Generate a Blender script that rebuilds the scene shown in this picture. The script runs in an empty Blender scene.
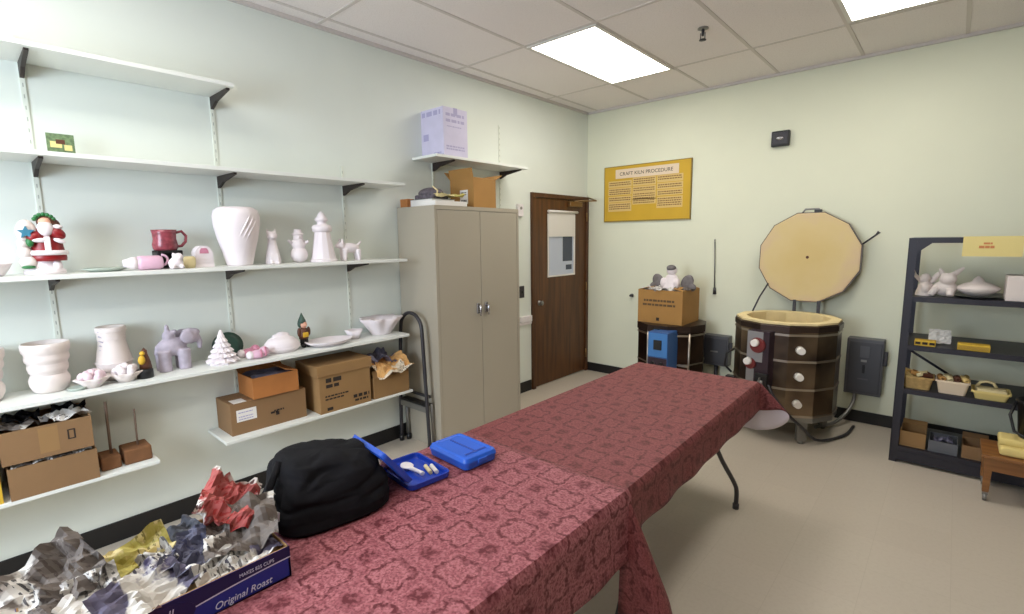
import bpy, bmesh, math, random
from mathutils import Vector, Matrix, noise
C = bpy.context.scene.collection
PI = math.pi
random.seed(7)

# ------------------------------------------------------------------ materials
def new_mat(name):
    m = bpy.data.materials.new(name); m.use_nodes = True
    nt = m.node_tree
    return m, nt, nt.nodes['Principled BSDF']

def srgb(r, g, b):
    f = lambda c: (c/255/12.92) if c/255 <= .04045 else ((c/255+.055)/1.055)**2.4
    return (f(r), f(g), f(b), 1)

def mat(name, col, rough=.6, metal=0, var=0.0, scale=8, bump=0, spec=.5, coat=0):
    m, nt, b = new_mat(name)
    b.inputs['Base Color'].default_value = col
    b.inputs['Roughness'].default_value = rough
    b.inputs['Metallic'].default_value = metal
    b.inputs['Specular IOR Level'].default_value = spec
    if coat: b.inputs['Coat Weight'].default_value = coat
    if var or bump:
        tc = nt.nodes.new('ShaderNodeTexCoord')
        n = nt.nodes.new('ShaderNodeTexNoise'); n.inputs['Scale'].default_value = scale; n.inputs['Detail'].default_value = 5
        nt.links.new(tc.outputs['Object'], n.inputs['Vector'])
        if var:
            r = nt.nodes.new('ShaderNodeValToRGB')
            r.color_ramp.elements[0].position = .3; r.color_ramp.elements[1].position = .7
            r.color_ramp.elements[0].color = [max(0, c*(1-var)) for c in col[:3]]+[1]
            r.color_ramp.elements[1].color = [min(1, c*(1+var)) for c in col[:3]]+[1]
            nt.links.new(n.outputs['Fac'], r.inputs['Fac']); nt.links.new(r.outputs['Color'], b.inputs['Base Color'])
        if bump:
            bp = nt.nodes.new('ShaderNodeBump'); bp.inputs['Strength'].default_value = bump; bp.inputs['Distance'].default_value = .01
            nt.links.new(n.outputs['Fac'], bp.inputs['Height']); nt.links.new(bp.outputs['Normal'], b.inputs['Normal'])
    return m

def emit(name, col, strength):
    m, nt, b = new_mat(name)
    b.inputs['Base Color'].default_value = (.8, .8, .8, 1)
    b.inputs['Emission Color'].default_value = col
    b.inputs['Emission Strength'].default_value = strength
    return m

class NB:                                   # tiny node-math builder
    def __init__(s, nt): s.nt = nt
    def val(s, x, sock):
        if isinstance(x, (int, float)): sock.default_value = x
        else: s.nt.links.new(x, sock)
    def m(s, op, a, b=0.0, c=None):
        n = s.nt.nodes.new('ShaderNodeMath'); n.operation = op
        s.val(a, n.inputs[0]); s.val(b, n.inputs[1])
        if c is not None: s.val(c, n.inputs[2])
        return n.outputs[0]
    def noise(s, vec, scale, detail=3):
        n = s.nt.nodes.new('ShaderNodeTexNoise'); n.inputs['Scale'].default_value = scale; n.inputs['Detail'].default_value = detail
        s.nt.links.new(vec, n.inputs['Vector']); return n.outputs['Fac']
    def ramp(s, fac, stops):
        r = s.nt.nodes.new('ShaderNodeValToRGB'); e = r.color_ramp.elements
        while len(e) < len(stops): e.new(.5)
        for i, (p, c) in enumerate(stops):
            e[i].position = p; e[i].color = c
        s.nt.links.new(fac, r.inputs['Fac']); return r.outputs['Color']
    def mix(s, fac, a, b):
        n = s.nt.nodes.new('ShaderNodeMix'); n.data_type = 'RGBA'
        s.val(fac, n.inputs[0])
        for v, k in ((a, 6), (b, 7)):
            if isinstance(v, tuple): n.inputs[k].default_value = v
            else: s.nt.links.new(v, n.inputs[k])
        return n.outputs[2]

def damask(name, light, mid, dark):
    m, nt, b = new_mat(name); nb = NB(nt)
    uv = nt.nodes.new('ShaderNodeUVMap'); uv.uv_map = 'UVMap'
    wob = nt.nodes.new('ShaderNodeTexNoise'); wob.inputs['Scale'].default_value = 38; wob.inputs['Detail'].default_value = 2
    nt.links.new(uv.outputs[0], wob.inputs['Vector'])
    sx = nt.nodes.new('ShaderNodeSeparateXYZ'); nt.links.new(uv.outputs[0], sx.inputs[0])
    sw = nt.nodes.new('ShaderNodeSeparateColor'); nt.links.new(wob.outputs['Color'], sw.inputs[0])
    u = nb.m('ADD', sx.outputs[0], nb.m('MULTIPLY', nb.m('SUBTRACT', sw.outputs[0], .5), .05))
    v = nb.m('ADD', sx.outputs[1], nb.m('MULTIPLY', nb.m('SUBTRACT', sw.outputs[1], .5), .05))
    a, bb = .23, .235
    def dist(ox, oy):
        p = nb.m('SUBTRACT', nb.m('FRACT', nb.m('ADD', nb.m('DIVIDE', u, a), ox)), .5)
        q = nb.m('SUBTRACT', nb.m('FRACT', nb.m('ADD', nb.m('DIVIDE', v, bb), oy)), .5)
        r = nb.m('SQRT', nb.m('ADD', nb.m('MULTIPLY', p, p), nb.m('MULTIPLY', q, q)))
        ang = nb.m('ARCTAN2', q, p)
        pet = nb.m('MULTIPLY', nb.m('COSINE', nb.m('MULTIPLY', ang, 4)), .035)
        return nb.m('ADD', r, pet)
    d = nb.m('MINIMUM', dist(.25, .2), dist(.75, .7))
    body = nb.ramp(d, [(0, mid), (.04, light), (.09, mid), (.12, light), (.18, light), (.215, dark), (.245, dark), (.275, light), (.33, mid), (.37, light), (.43, mid), (.46, dark)])
    fine = nb.noise(uv.outputs[0], 135, 3)
    spk = nb.ramp(fine, [(.42, (0, 0, 0, 1)), (.60, (1, 1, 1, 1))])
    col = nb.mix(nb.m('MULTIPLY', spk, .70), body, mid if False else dark)
    big = nb.noise(uv.outputs[0], 70, 2)
    col = nb.mix(nb.m('MULTIPLY', nb.ramp(big, [(.46, (0, 0, 0, 1)), (.62, (1, 1, 1, 1))]), .45), col, light)
    nt.links.new(col, b.inputs['Base Color'])
    b.inputs['Roughness'].default_value = .62
    b.inputs['Specular IOR Level'].default_value = .35
    return m

def newsprint(name, base, ink, pic, picamt=.5):
    m, nt, b = new_mat(name); nb = NB(nt)
    uv = nt.nodes.new('ShaderNodeUVMap'); uv.uv_map = 'UVMap'
    sx = nt.nodes.new('ShaderNodeSeparateXYZ'); nt.links.new(uv.outputs[0], sx.inputs[0])
    lines = nb.m('GREATER_THAN', nb.m('SINE', nb.m('MULTIPLY', sx.outputs[1], 330)), .1)
    col_gap = nb.m('GREATER_THAN', nb.m('FRACT', nb.m('MULTIPLY', sx.outputs[0], 7)), .12)
    words = nb.m('GREATER_THAN', nb.noise(uv.outputs[0], 60, 2), .5)
    area = nb.m('GREATER_THAN', nb.noise(uv.outputs[0], 5, 0), .47)
    ink_f = nb.m('MULTIPLY', nb.m('MULTIPLY', lines, col_gap), nb.m('MULTIPLY', words, area))
    c = nb.mix(nb.m('MULTIPLY', ink_f, .92), base, ink)
    blob = nb.noise(uv.outputs[0], 4.0, 1)
    blot = nb.noise(uv.outputs[0], 22, 3)
    picf = nb.ramp(nb.m('ADD', nb.m('MULTIPLY', blob, .8), nb.m('MULTIPLY', blot, .2)), [(.62-.22*picamt, (0, 0, 0, 1)), (.64-.22*picamt, (1, 1, 1, 1))])
    c = nb.mix(nb.m('MULTIPLY', picf, .9), c, nb.mix(blot, pic, tuple(min(1, x*1.9) for x in pic[:3])+(1,)))
    nt.links.new(c, b.inputs['Base Color']); b.inputs['Roughness'].default_value = .8
    return m

def tile_floor():
    m, nt, b = new_mat('vinyl_floor'); nb = NB(nt)
    tc = nt.nodes.new('ShaderNodeTexCoord')
    br = nt.nodes.new('ShaderNodeTexBrick'); br.offset = 0; br.squash = 1
    br.inputs['Scale'].default_value = 1; br.inputs['Brick Width'].default_value = .305; br.inputs['Row Height'].default_value = .305
    br.inputs['Mortar Size'].default_value = .0012; br.inputs['Mortar Smooth'].default_value = .5
    br.inputs['Color1'].default_value = srgb(196, 185, 170); br.inputs['Color2'].default_value = srgb(199, 188, 173); br.inputs['Mortar'].default_value = srgb(187, 176, 160)
    nt.links.new(tc.outputs['Object'], br.inputs['Vector'])
    n = nb.noise(tc.outputs['Object'], 60, 4)
    c = nb.mix(nb.m('MULTIPLY', nb.ramp(n, [(.45, (0, 0, 0, 1)), (.65, (1, 1, 1, 1))]), .18), br.outputs['Color'], srgb(180, 167, 150))
    nt.links.new(c, b.inputs['Base Color']); b.inputs['Roughness'].default_value = .38; b.inputs['Specular IOR Level'].default_value = .4
    return m

def ceil_mat():
    m, nt, b = new_mat('ceiling_tile'); nb = NB(nt)
    tc = nt.nodes.new('ShaderNodeTexCoord')
    n = nb.noise(tc.outputs['Object'], 140, 4); n2 = nb.noise(tc.outputs['Object'], 1.1, 2)
    c = nb.mix(nb.ramp(n, [(.55, (0, 0, 0, 1)), (.68, (1, 1, 1, 1))]), srgb(242, 235, 232), srgb(224, 216, 212))
    c = nb.mix(nb.m('MULTIPLY', n2, .25), c, srgb(216, 209, 206))
    nt.links.new(c, b.inputs['Base Color']); b.inputs['Roughness'].default_value = .9
    return m

def wood(name, c1, c2, axis='Z', scale=1.0, rough=.45):
    m, nt, b = new_mat(name); nb = NB(nt)
    tc = nt.nodes.new('ShaderNodeTexCoord'); mp = nt.nodes.new('ShaderNodeMapping')
    s = {'X': (1, 12, 12), 'Y': (12, 1, 12), 'Z': (12, 12, 1)}[axis]
    mp.inputs['Scale'].default_value = [k*scale for k in s]
    nt.links.new(tc.outputs['Object'], mp.inputs[0])
    n = nb.noise(mp.outputs[0], 3, 6)
    c = nb.ramp(n, [(.35, c1), (.65, c2)])
    nt.links.new(c, b.inputs['Base Color']); b.inputs['Roughness'].default_value = rough
    return m

def steel_sheet(name, dark, light, scale=2.2, rough=.28):
    m, nt, b = new_mat(name); nb = NB(nt)
    tc = nt.nodes.new('ShaderNodeTexCoord')
    n = nb.noise(tc.outputs['Object'], scale, 3)
    c = nb.ramp(n, [(.35, dark), (.7, light)])
    nt.links.new(c, b.inputs['Base Color']); b.inputs['Metallic'].default_value = .85; b.inputs['Roughness'].default_value = rough
    return m

M = dict(
    wall=mat('wall_paint', srgb(226, 227, 204), .7, var=.015, scale=3),
    wall_cool_light=mat('wall_paint_left_cool_light', srgb(226, 231, 222), .7, var=.015, scale=3),  # same paint as the back wall, with bluish daylight tinted into the colour
    base=mat('black_cove_base', srgb(24, 22, 22), .5),
    floor=tile_floor(), ceil=ceil_mat(),
    grid=mat('ceiling_grid', srgb(210, 202, 196), .6),
    troffer=mat('troffer_frame', srgb(225, 222, 215), .5),
    shelf=mat('shelf_laminate', srgb(226, 228, 222), .45, var=.01),
    standard=mat('standard_paint', srgb(224, 228, 216), .5),
    slot=mat('slot_dark', srgb(176, 180, 170), .8),
    bracket=mat('bracket_brown', srgb(52, 42, 38), .5, metal=.3),
    cab=mat('cabinet_paint', srgb(170, 161, 144), .42, var=.015, scale=2),
    cabdark=mat('cabinet_gap', srgb(110, 102, 88), .7),
    chrome=mat('chrome', srgb(190, 190, 195), .25, metal=1),
    greymetal=mat('grey_metal', srgb(140, 138, 134), .4, metal=.7),
    darkmetal=mat('dark_grey_metal', srgb(64, 62, 66), .45, metal=.5),
    black=mat('black_plastic', srgb(22, 21, 23), .4),
    blackcloth=mat('black_nylon', srgb(15, 14, 18), .85, var=.3, scale=30, bump=.2, spec=.2),
    door=wood('door_walnut', srgb(72, 42, 17), srgb(100, 62, 28), 'Z', .6),
    frame=wood('door_frame', srgb(72, 42, 19), srgb(92, 56, 27), 'Z', .6),
    brass=mat('old_brass', srgb(150, 120, 80), .35, metal=.9),
    paper=mat('white_paper', srgb(232, 228, 222), .8),
    pane=mat('lite_glass', srgb(196, 204, 222), .15, spec=.8),
    panedark=mat('lite_dark', srgb(66, 74, 92), .15),
    card=mat('cardboard', srgb(146, 112, 70), .8, var=.06, scale=6),
    card2=mat('cardboard_golden', srgb(168, 124, 66), .8, var=.06, scale=6),
    card3=mat('cardboard_orange', srgb(170, 108, 54), .75, var=.10, scale=9),
    card4=mat('cardboard_brown', srgb(134, 102, 68), .8, var=.05, scale=6),
    cardin=mat('cardboard_inside', srgb(92, 66, 44), .9),
    ink=mat('black_ink', srgb(42, 32, 26), .8),
    faintink=mat('faint_ink', srgb(96, 72, 46), .8),
    bisque=mat('white_bisque', srgb(232, 222, 224), .55, var=.015, scale=14),
    bisquew=mat('warm_bisque', srgb(226, 214, 208), .6, var=.02, scale=14),
    bisqueg=mat('grey_bisque', srgb(178, 168, 180), .6, var=.16, scale=22),
    petalpink=mat('petal_pink', srgb(228, 204, 212), .5, var=.04),
    rackwall=None,
    pink=mat('pink_glaze', srgb(222, 180, 200), .3, var=.04),
    pinkdeep=mat('deep_pink', srgb(200, 130, 152), .35, var=.05),
    maroon=mat('maroon_glaze', srgb(140, 64, 74), .25, var=.35, scale=45),
    red=mat('red_glaze', srgb(140, 18, 24), .4),
    blue_g=mat('teal_glaze', srgb(58, 122, 146), .4),
    green_g=mat('green_glaze', srgb(40, 112, 58), .4),
    dkgreen=mat('dark_green_glaze', srgb(50, 78, 66), .35),
    skin_g=mat('figurine_skin', srgb(226, 170, 144), .5),
    yellow=mat('yellow_glaze', srgb(214, 170, 46), .45),
    brown=mat('brown_glaze', srgb(92, 52, 34), .5),
    cork=mat('brown_block', srgb(120, 80, 48), .85, var=.12, scale=25, bump=.2),
    stick=mat('grey_brown_stick', srgb(122, 100, 84), .7),
    bluecase=None, clearblue=None,
    plasticwhite=mat('white_plastic', srgb(236, 230, 232), .4),
    lavbox=mat('lavender_carton', srgb(206, 200, 222), .7, var=.05, scale=10),
    lavprint=mat('lavender_print', srgb(172, 166, 200), .7),
    boxblue=mat('navy_carton', srgb(14, 18, 76), .5),
    boxblue2=mat('blue_carton', srgb(30, 44, 138), .5),
    printwhite=mat('white_print', srgb(205, 208, 232), .6),
    mustard=mat('mustard_board', srgb(204, 164, 44), .7, var=.04, scale=5),
    gold=mat('gold_edge', srgb(150, 122, 40), .6),
    strip=mat('tan_strip', srgb(214, 184, 118), .8),
    strip2=mat('pale_strip', srgb(226, 206, 180), .8),
    tanink=mat('tan_ink', srgb(138, 100, 56), .8),
    kiln=steel_sheet('kiln_jacket', srgb(58, 48, 44), srgb(150, 128, 104)),
    kiln2=steel_sheet('small_kiln_jacket', srgb(38, 28, 24), srgb(84, 60, 46)),
    band=mat('steel_band', srgb(176, 164, 150), .3, metal=.9),
    kilndark=mat('kiln_lid_band', srgb(66, 52, 46), .35, metal=.7),
    brick=mat('fire_brick', srgb(222, 206, 168), .9, var=.10, scale=9, bump=.15),
    brickin=mat('fire_brick_inside', srgb(222, 202, 152), .9, var=.08, scale=9),
    lidface=None,
    plug=mat('white_peephole_plug', srgb(236, 230, 222), .5),
    ctrl=mat('control_plate', srgb(150, 148, 150), .4, metal=.4),
    ctrldark=mat('control_dark', srgb(62, 48, 56), .4, metal=.4),
    ctrlblue=mat('blue_control', srgb(66, 124, 188), .45),
    ctrlblue2=mat('blue_control_side', srgb(52, 92, 150), .45),
    maroonp=mat('maroon_knob', srgb(110, 36, 36), .4),
    elbox=mat('grey_electrical_box', srgb(86, 86, 90), .45, metal=.2),
    elbox2=mat('grey_electrical_raised', srgb(70, 70, 75), .45, metal=.2),
    rack=mat('rack_steel', srgb(46, 44, 52), .45, metal=.3),
    oak=wood('honey_oak', srgb(120, 76, 38), srgb(146, 98, 52), 'X', .8),
    wing=mat('dark_grey_bisque', srgb(112, 106, 106), .6, var=.25, scale=30),
    foam=mat('yellow_foam', srgb(222, 200, 128), .9, var=.05, scale=12, bump=.2),
    cream=mat('cream_blocks', srgb(222, 206, 158), .8, var=.04),
    basket=mat('tan_basket', srgb(178, 146, 92), .8, var=.2, scale=40),
    yellowsign=mat('pale_yellow_sign', srgb(226, 208, 140), .8),
    redink=mat('orange_ink', srgb(206, 132, 84), .8),
    yel=mat('bright_yellow', srgb(206, 168, 48), .6),
    paleplate=mat('pale_green_plate', srgb(178, 188, 176), .35),
    sky=mat('card_green', srgb(104, 126, 88), .6, var=.4, scale=60),
    foil=mat('aluminium_foil', srgb(120, 118, 140), .4, metal=.5, var=.3, scale=15),
    greyplastic=mat('grey_plastic_bin', srgb(96, 98, 104), .35),
    backing=mat('white_flannel_backing', srgb(222, 212, 222), .9),
    tabletop=mat('table_top_laminate', srgb(150, 142, 132), .5),
)
def bluecase(name, c, rough):
    m = mat(name, c, rough, spec=.6); return m
M['bluecase'] = bluecase('blue_plastic', srgb(36, 96, 210), .25)
M['blueopen'] = bluecase('deep_blue_plastic', srgb(24, 62, 176), .25)
M['blueclear'] = bluecase('translucent_blue_plastic', srgb(46, 92, 200), .2)
M['blueclear'].node_tree.nodes['Principled BSDF'].inputs['Transmission Weight'].default_value = .35
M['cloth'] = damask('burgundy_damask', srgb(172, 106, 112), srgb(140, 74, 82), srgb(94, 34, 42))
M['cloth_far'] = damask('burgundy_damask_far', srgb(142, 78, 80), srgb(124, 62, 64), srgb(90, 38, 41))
WHITEP = srgb(204, 198, 190)
M['news_grey'] = newsprint('newsprint_grey', WHITEP, srgb(44, 42, 46), srgb(70, 60, 54), .85)
M['news_blue'] = newsprint('newsprint_blue', WHITEP, srgb(60, 56, 70), srgb(52, 54, 80), .9)
M['news_red'] = newsprint('newsprint_red', WHITEP, srgb(70, 30, 30), srgb(128, 30, 26), .62)
M['news_yellow'] = newsprint('newsprint_yellow', srgb(216, 200, 146), srgb(120, 110, 60), srgb(150, 140, 70), .5)
M['news_tan'] = newsprint('newsprint_tan', srgb(214, 200, 178), srgb(90, 80, 70), srgb(172, 128, 70), .7)
M['news_ink'] = newsprint('newsprint_inky', WHITEP, srgb(40, 36, 58), srgb(54, 48, 76), .6)
M['news_dark'] = newsprint('newsprint_dark', srgb(120, 116, 118), srgb(40, 40, 46), srgb(62, 64, 72), .9)
M['news_white'] = newsprint('newsprint_plain', srgb(208, 203, 197), srgb(90, 86, 84), srgb(150, 140, 130), .15)

def lid_face():
    m, nt, b = new_mat('lid_brick_face'); nb = NB(nt)
    tc = nt.nodes.new('ShaderNodeTexCoord')
    n = nb.noise(tc.outputs['Object'], 5, 4)
    ln = nt.nodes.new('ShaderNodeVectorMath'); ln.operation = 'LENGTH'; nt.links.new(tc.outputs['Object'], ln.inputs[0])
    f = nb.m('ADD', nb.m('MULTIPLY', ln.outputs['Value'], 1.7), nb.m('MULTIPLY', nb.m('SUBTRACT', n, .5), .6))
    c = nb.ramp(f, [(.15, srgb(208, 184, 128)), (.5, srgb(212, 190, 140)), (.72, srgb(208, 182, 150))])
    nt.links.new(c, b.inputs['Base Color']); b.inputs['Roughness'].default_value = .9
    return m
M['lidface'] = lid_face()

# ------------------------------------------------------------------ objects
def thing(name, label, cat, loc=(0, 0, 0), rz=0, group=None):
    o = bpy.data.objects.new(name, None); C.objects.link(o); o.empty_display_size = .05
    o.location = loc; o.rotation_euler = (0, 0, rz); o['label'] = label; o['category'] = cat
    if group: o['group'] = group
    return o
def tag(o, label, cat, group=None, kind=None):
    o['label'] = label; o['category'] = cat
    if group: o['group'] = group
    if kind: o['kind'] = kind
    return o

class MB:
    def __init__(s): s.bm = bmesh.new(); s.uv = s.bm.loops.layers.uv.new('UVMap')
    def _xf(s, vs, mat4):
        if mat4 is not None: bmesh.ops.transform(s.bm, matrix=mat4, verts=vs)
    def box(s, x0, x1, y0, y1, z0, z1, bevel=0, xf=None, mi=0, taper=None):
        r = bmesh.ops.create_cube(s.bm, size=1); vs = r['verts']
        for v in vs:
            v.co = Vector(((x0+x1)/2+v.co.x*(x1-x0), (y0+y1)/2+v.co.y*(y1-y0), (z0+z1)/2+v.co.z*(z1-z0)))
        if taper:                            # scale of the bottom face about its middle
            for v in vs:
                if v.co.z < (z0+z1)/2:
                    v.co.x = (x0+x1)/2+(v.co.x-(x0+x1)/2)*taper; v.co.y = (y0+y1)/2+(v.co.y-(y0+y1)/2)*taper
        fs = list({f for v in vs for f in v.link_faces})
        if bevel:
            es = list({e for v in vs for e in v.link_edges})
            rr = bmesh.ops.bevel(s.bm, geom=es, offset=bevel, segments=2, profile=.5, affect='EDGES')
            fs = list({f for f in rr['faces']} | {f for f in fs if f.is_valid})
        for f in fs: f.material_index = mi
        vs = list({v for f in fs for v in f.verts})
        s._xf(vs, xf); return s
    def tube(s, pts, r, n=8, mi=0, cap=True):
        pts = [Vector(p) for p in pts]; rings = []
        rr = r if isinstance(r, (list, tuple)) else [r]*len(pts)
        ref = None
        for i, p in enumerate(pts):
            t = (pts[min(i+1, len(pts)-1)]-pts[max(i-1, 0)]).normalized()
            if ref is None: ref = t.orthogonal().normalized()
            a = (ref-t*ref.dot(t)); a = a.normalized() if a.length > 1e-5 else t.orthogonal().normalized()
            ref = a; b = t.cross(a)
            rings.append([s.bm.verts.new(p+(a*math.cos(2*PI*k/n)+b*math.sin(2*PI*k/n))*rr[i]) for k in range(n)])
        for i in range(len(rings)-1):
            for k in range(n):
                f = s.bm.faces.new((rings[i][k], rings[i][(k+1) % n], rings[i+1][(k+1) % n], rings[i+1][k])); f.material_index = mi; f.smooth = True
        if cap:
            f = s.bm.faces.new(rings[0][::-1]); f.material_index = mi
            f = s.bm.faces.new(rings[-1]); f.material_index = mi
        return s
    def lathe(s, prof, n=32, c=(0, 0, 0), mi=0, smooth=True, wave=None, a0=0, sx=1, sy=1):
        rings = []
        for j, (r, z) in enumerate(prof):
            if r < 1e-6: rings.append([s.bm.verts.new((c[0], c[1], c[2]+z))]); continue
            ring = []
            for k in range(n):
                a = a0+2*PI*k/n; q = r*(1+(wave(a, j, z) if wave else 0))
                ring.append(s.bm.verts.new((c[0]+q*math.cos(a)*sx, c[1]+q*math.sin(a)*sy, c[2]+z)))
            rings.append(ring)
        for A, B in zip(rings, rings[1:]):
            if len(A) == 1 and len(B) == 1: continue
            for k in range(n):
                k2 = (k+1) % n
                if len(A) == 1: vs = (A[0], B[k2], B[k])
                elif len(B) == 1: vs = (A[k], A[k2], B[0])
                else: vs = (A[k], A[k2], B[k2], B[k])
                f = s.bm.faces.new(vs); f.material_index = mi; f.smooth = smooth
        return s
    def prism(s, poly, axis, a, b, mi=0):      # poly in the two other axes
        def mk(p, t): return {'x': (t, p[0], p[1]), 'y': (p[0], t, p[1]), 'z': (p[0], p[1], t)}[axis]
        A = [s.bm.verts.new(mk(p, a)) for p in poly]; B = [s.bm.verts.new(mk(p, b)) for p in poly]
        n = len(poly); fs = [s.bm.faces.new(A[::-1]), s.bm.faces.new(B)]
        for k in range(n): fs.append(s.bm.faces.new((A[k], A[(k+1) % n], B[(k+1) % n], B[k])))
        for f in fs: f.material_index = mi
        return s
    def ball(s, c, r, seg=16, rot=None, mi=0):
        rx, ry, rz = r if isinstance(r, (tuple, list)) else (r, r, r)
        q = bmesh.ops.create_uvsphere(s.bm, u_segments=seg, v_segments=max(8, seg*2//3), radius=1)
        m4 = Matrix.Translation(c) @ (rot.to_4x4() if rot else Matrix.Identity(4)) @ Matrix.Diagonal((rx, ry, rz, 1))
        bmesh.ops.transform(s.bm, matrix=m4, verts=q['verts'])
        for f in {f for v in q['verts'] for f in v.link_faces}: f.smooth = True; f.material_index = mi
        return s
    def cyl(s, p, q, r, r2=None, n=16, mi=0):
        return s.tube([p, q], [r, r if r2 is None else r2], n, mi)
    def grid(s, f, nu, nv, mi=0, uvf=None, smooth=True):
        V = [[s.bm.verts.new(f(i/nu, j/nv)) for j in range(nv+1)] for i in range(nu+1)]
        for i in range(nu):
            for j in range(nv):
                fc = s.bm.faces.new((V[i][j], V[i+1][j], V[i+1][j+1], V[i][j+1])); fc.smooth = smooth; fc.material_index = mi
                if uvf:
                    for lp, (a, b) in zip(fc.loops, ((i, j), (i+1, j), (i+1, j+1), (i, j+1))): lp[s.uv].uv = uvf(a/nu, b/nv)
        return s
    def build(s, name, m, parent=None, loc=None, rot=None, recalc=True, merge=0, sharp=0):
        if merge: bmesh.ops.remove_doubles(s.bm, verts=s.bm.verts, dist=merge)
        if recalc: bmesh.ops.recalc_face_normals(s.bm, faces=s.bm.faces)
        if sharp:
            for e in s.bm.edges:
                if len(e.link_faces) == 2 and e.calc_face_angle(0) > sharp: e.smooth = False
        me = bpy.data.meshes.new(name); s.bm.to_mesh(me); s.bm.free()
        for x in (m if isinstance(m, list) else [m]): me.materials.append(x)
        o = bpy.data.objects.new(name, me); C.objects.link(o)
        if parent: o.parent = parent
        if loc: o.location = loc
        if rot: o.rotation_euler = rot
        return o

def fuse(o, voxel=.005, smooth=6):
    r = o.modifiers.new('fuse', 'REMESH'); r.mode = 'VOXEL'; r.voxel_size = voxel; r.use_smooth_shade = True
    s = o.modifiers.new('soft', 'SMOOTH'); s.factor = .5; s.iterations = smooth
    return o

def spline(pts, n=6):
    P = [Vector(p) for p in pts]; P = [P[0]*2-P[1]]+P+[P[-1]*2-P[-2]]; out = []
    for i in range(1, len(P)-2):
        for k in range(n):
            t = k/n; a, b, c, d = P[i-1:i+3]
            out.append(.5*((2*b)+(c-a)*t+(2*a-5*b+4*c-d)*t*t+(3*b-a-3*c+d)*t**3))
    return out+[P[-2]]

def struct(o):
    o['kind'] = 'structure'; return o

def text(name, body, size, m, parent, loc, rot, sx=1.0, align='LEFT', ext=.0004, shear=0):
    cu = bpy.data.curves.new(name, 'FONT'); cu.body = body; cu.size = size; cu.align_x = align; cu.extrude = ext; cu.shear = shear
    t = bpy.data.objects.new(name, cu); C.objects.link(t)
    me = bpy.data.meshes.new_from_object(t.evaluated_get(bpy.context.evaluated_depsgraph_get()))
    bpy.data.objects.remove(t); me.materials.clear(); me.materials.append(m)
    o = bpy.data.objects.new(name, me); C.objects.link(o); o.parent = parent; o.location = loc; o.rotation_euler = rot; o.scale = (sx, 1, 1)
    return o

def words(mb, face, u0, u1, v, h, rnd, t=.0006, gap=.3, wl=(.6, 1.6), mi=0):
    """a line of short printed bars; face(u, v, d) -> point"""
    u = u0
    while u < u1-h*.3:
        w = min(u1-u, h*rnd.uniform(*wl)*1.6)
        ps = [face(u, v, t), face(u+w, v, t), face(u+w, v+h, t), face(u, v+h, t)]
        vs = [mb.bm.verts.new(p) for p in ps]; mb.bm.faces.new(vs).material_index = mi
        u += w+h*gap*1.5
# ------------------------------------------------------------------ camera
CAM = Vector((3.25, 0, 1.585))
r_ = Vector((0.7481037425407525, 0.6634560839766166, -0.012915689332432855))
u_ = Vector((-0.08082758668492475, 0.11042419563813494, 0.9905924481078793))
f_ = Vector((-0.6586407910441094, 0.740021973762998, -0.1362343081632017))
cd = bpy.data.cameras.new('camera'); cam = bpy.data.objects.new('camera', cd); C.objects.link(cam)
cam.matrix_world = Matrix(((r_.x, u_.x, -f_.x, CAM.x), (r_.y, u_.y, -f_.y, CAM.y), (r_.z, u_.z, -f_.z, CAM.z), (0, 0, 0, 1)))
cd.sensor_width = 36; cd.sensor_fit = 'HORIZONTAL'; cd.lens = 497.27/1024*36; cd.clip_start = .02
bpy.context.scene.camera = cam

# ------------------------------------------------------------------ room shell
H, L, W, F0 = 2.985, 4.99, 5.6, -2.2
struct(MB().box(-.1, W+.1, F0-.1, L+.1, -.1, 0).build('floor', M['floor']))
struct(MB().box(-.1, W+.1, F0-.1, L+.1, H, H+.1).build('ceiling', M['ceil']))
struct(MB().box(-.1, 0, F0-.1, L+.1, 0, H).build('wall_left', M['wall_cool_light']))
struct(MB().box(0, W, L, L+.1, 0, H).build('wall_back', M['wall']))
M['wall_low_bounce'] = mat('wall_paint_low_bounce', srgb(168, 162, 146), .8)  # for the unseen walls, darkened to cut their bounce light
struct(MB().box(W, W+.1, F0, L+.1, 0, H).build('wall_right', M['wall_low_bounce']))
struct(MB().box(0, W+.1, F0-.1, F0, 0, H).build('wall_front', M['wall_low_bounce']))
def baseboard(name, *b): struct(MB().box(*b, bevel=.003).build(name, M['base']))
baseboard('baseboard_left', 0, .012, F0, 3.935, 0, .11)
baseboard('baseboard_back', .0, W, L-.012, L, 0, .10)
g = MB()
for k in range(10): g.box(.14+.61*k-.012, .14+.61*k+.012, F0, L, H-.004, H+.01)
for k in range(6): g.box(0, W, 4.2-1.22*k-.012, 4.2-1.22*k+.012, H-.0035, H+.01)
g.box(0, .022, F0, L, H-.022, H).box(0, W, L-.022, L, H-.022, H)
struct(g.build('trim_1', M['grid']))

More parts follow.
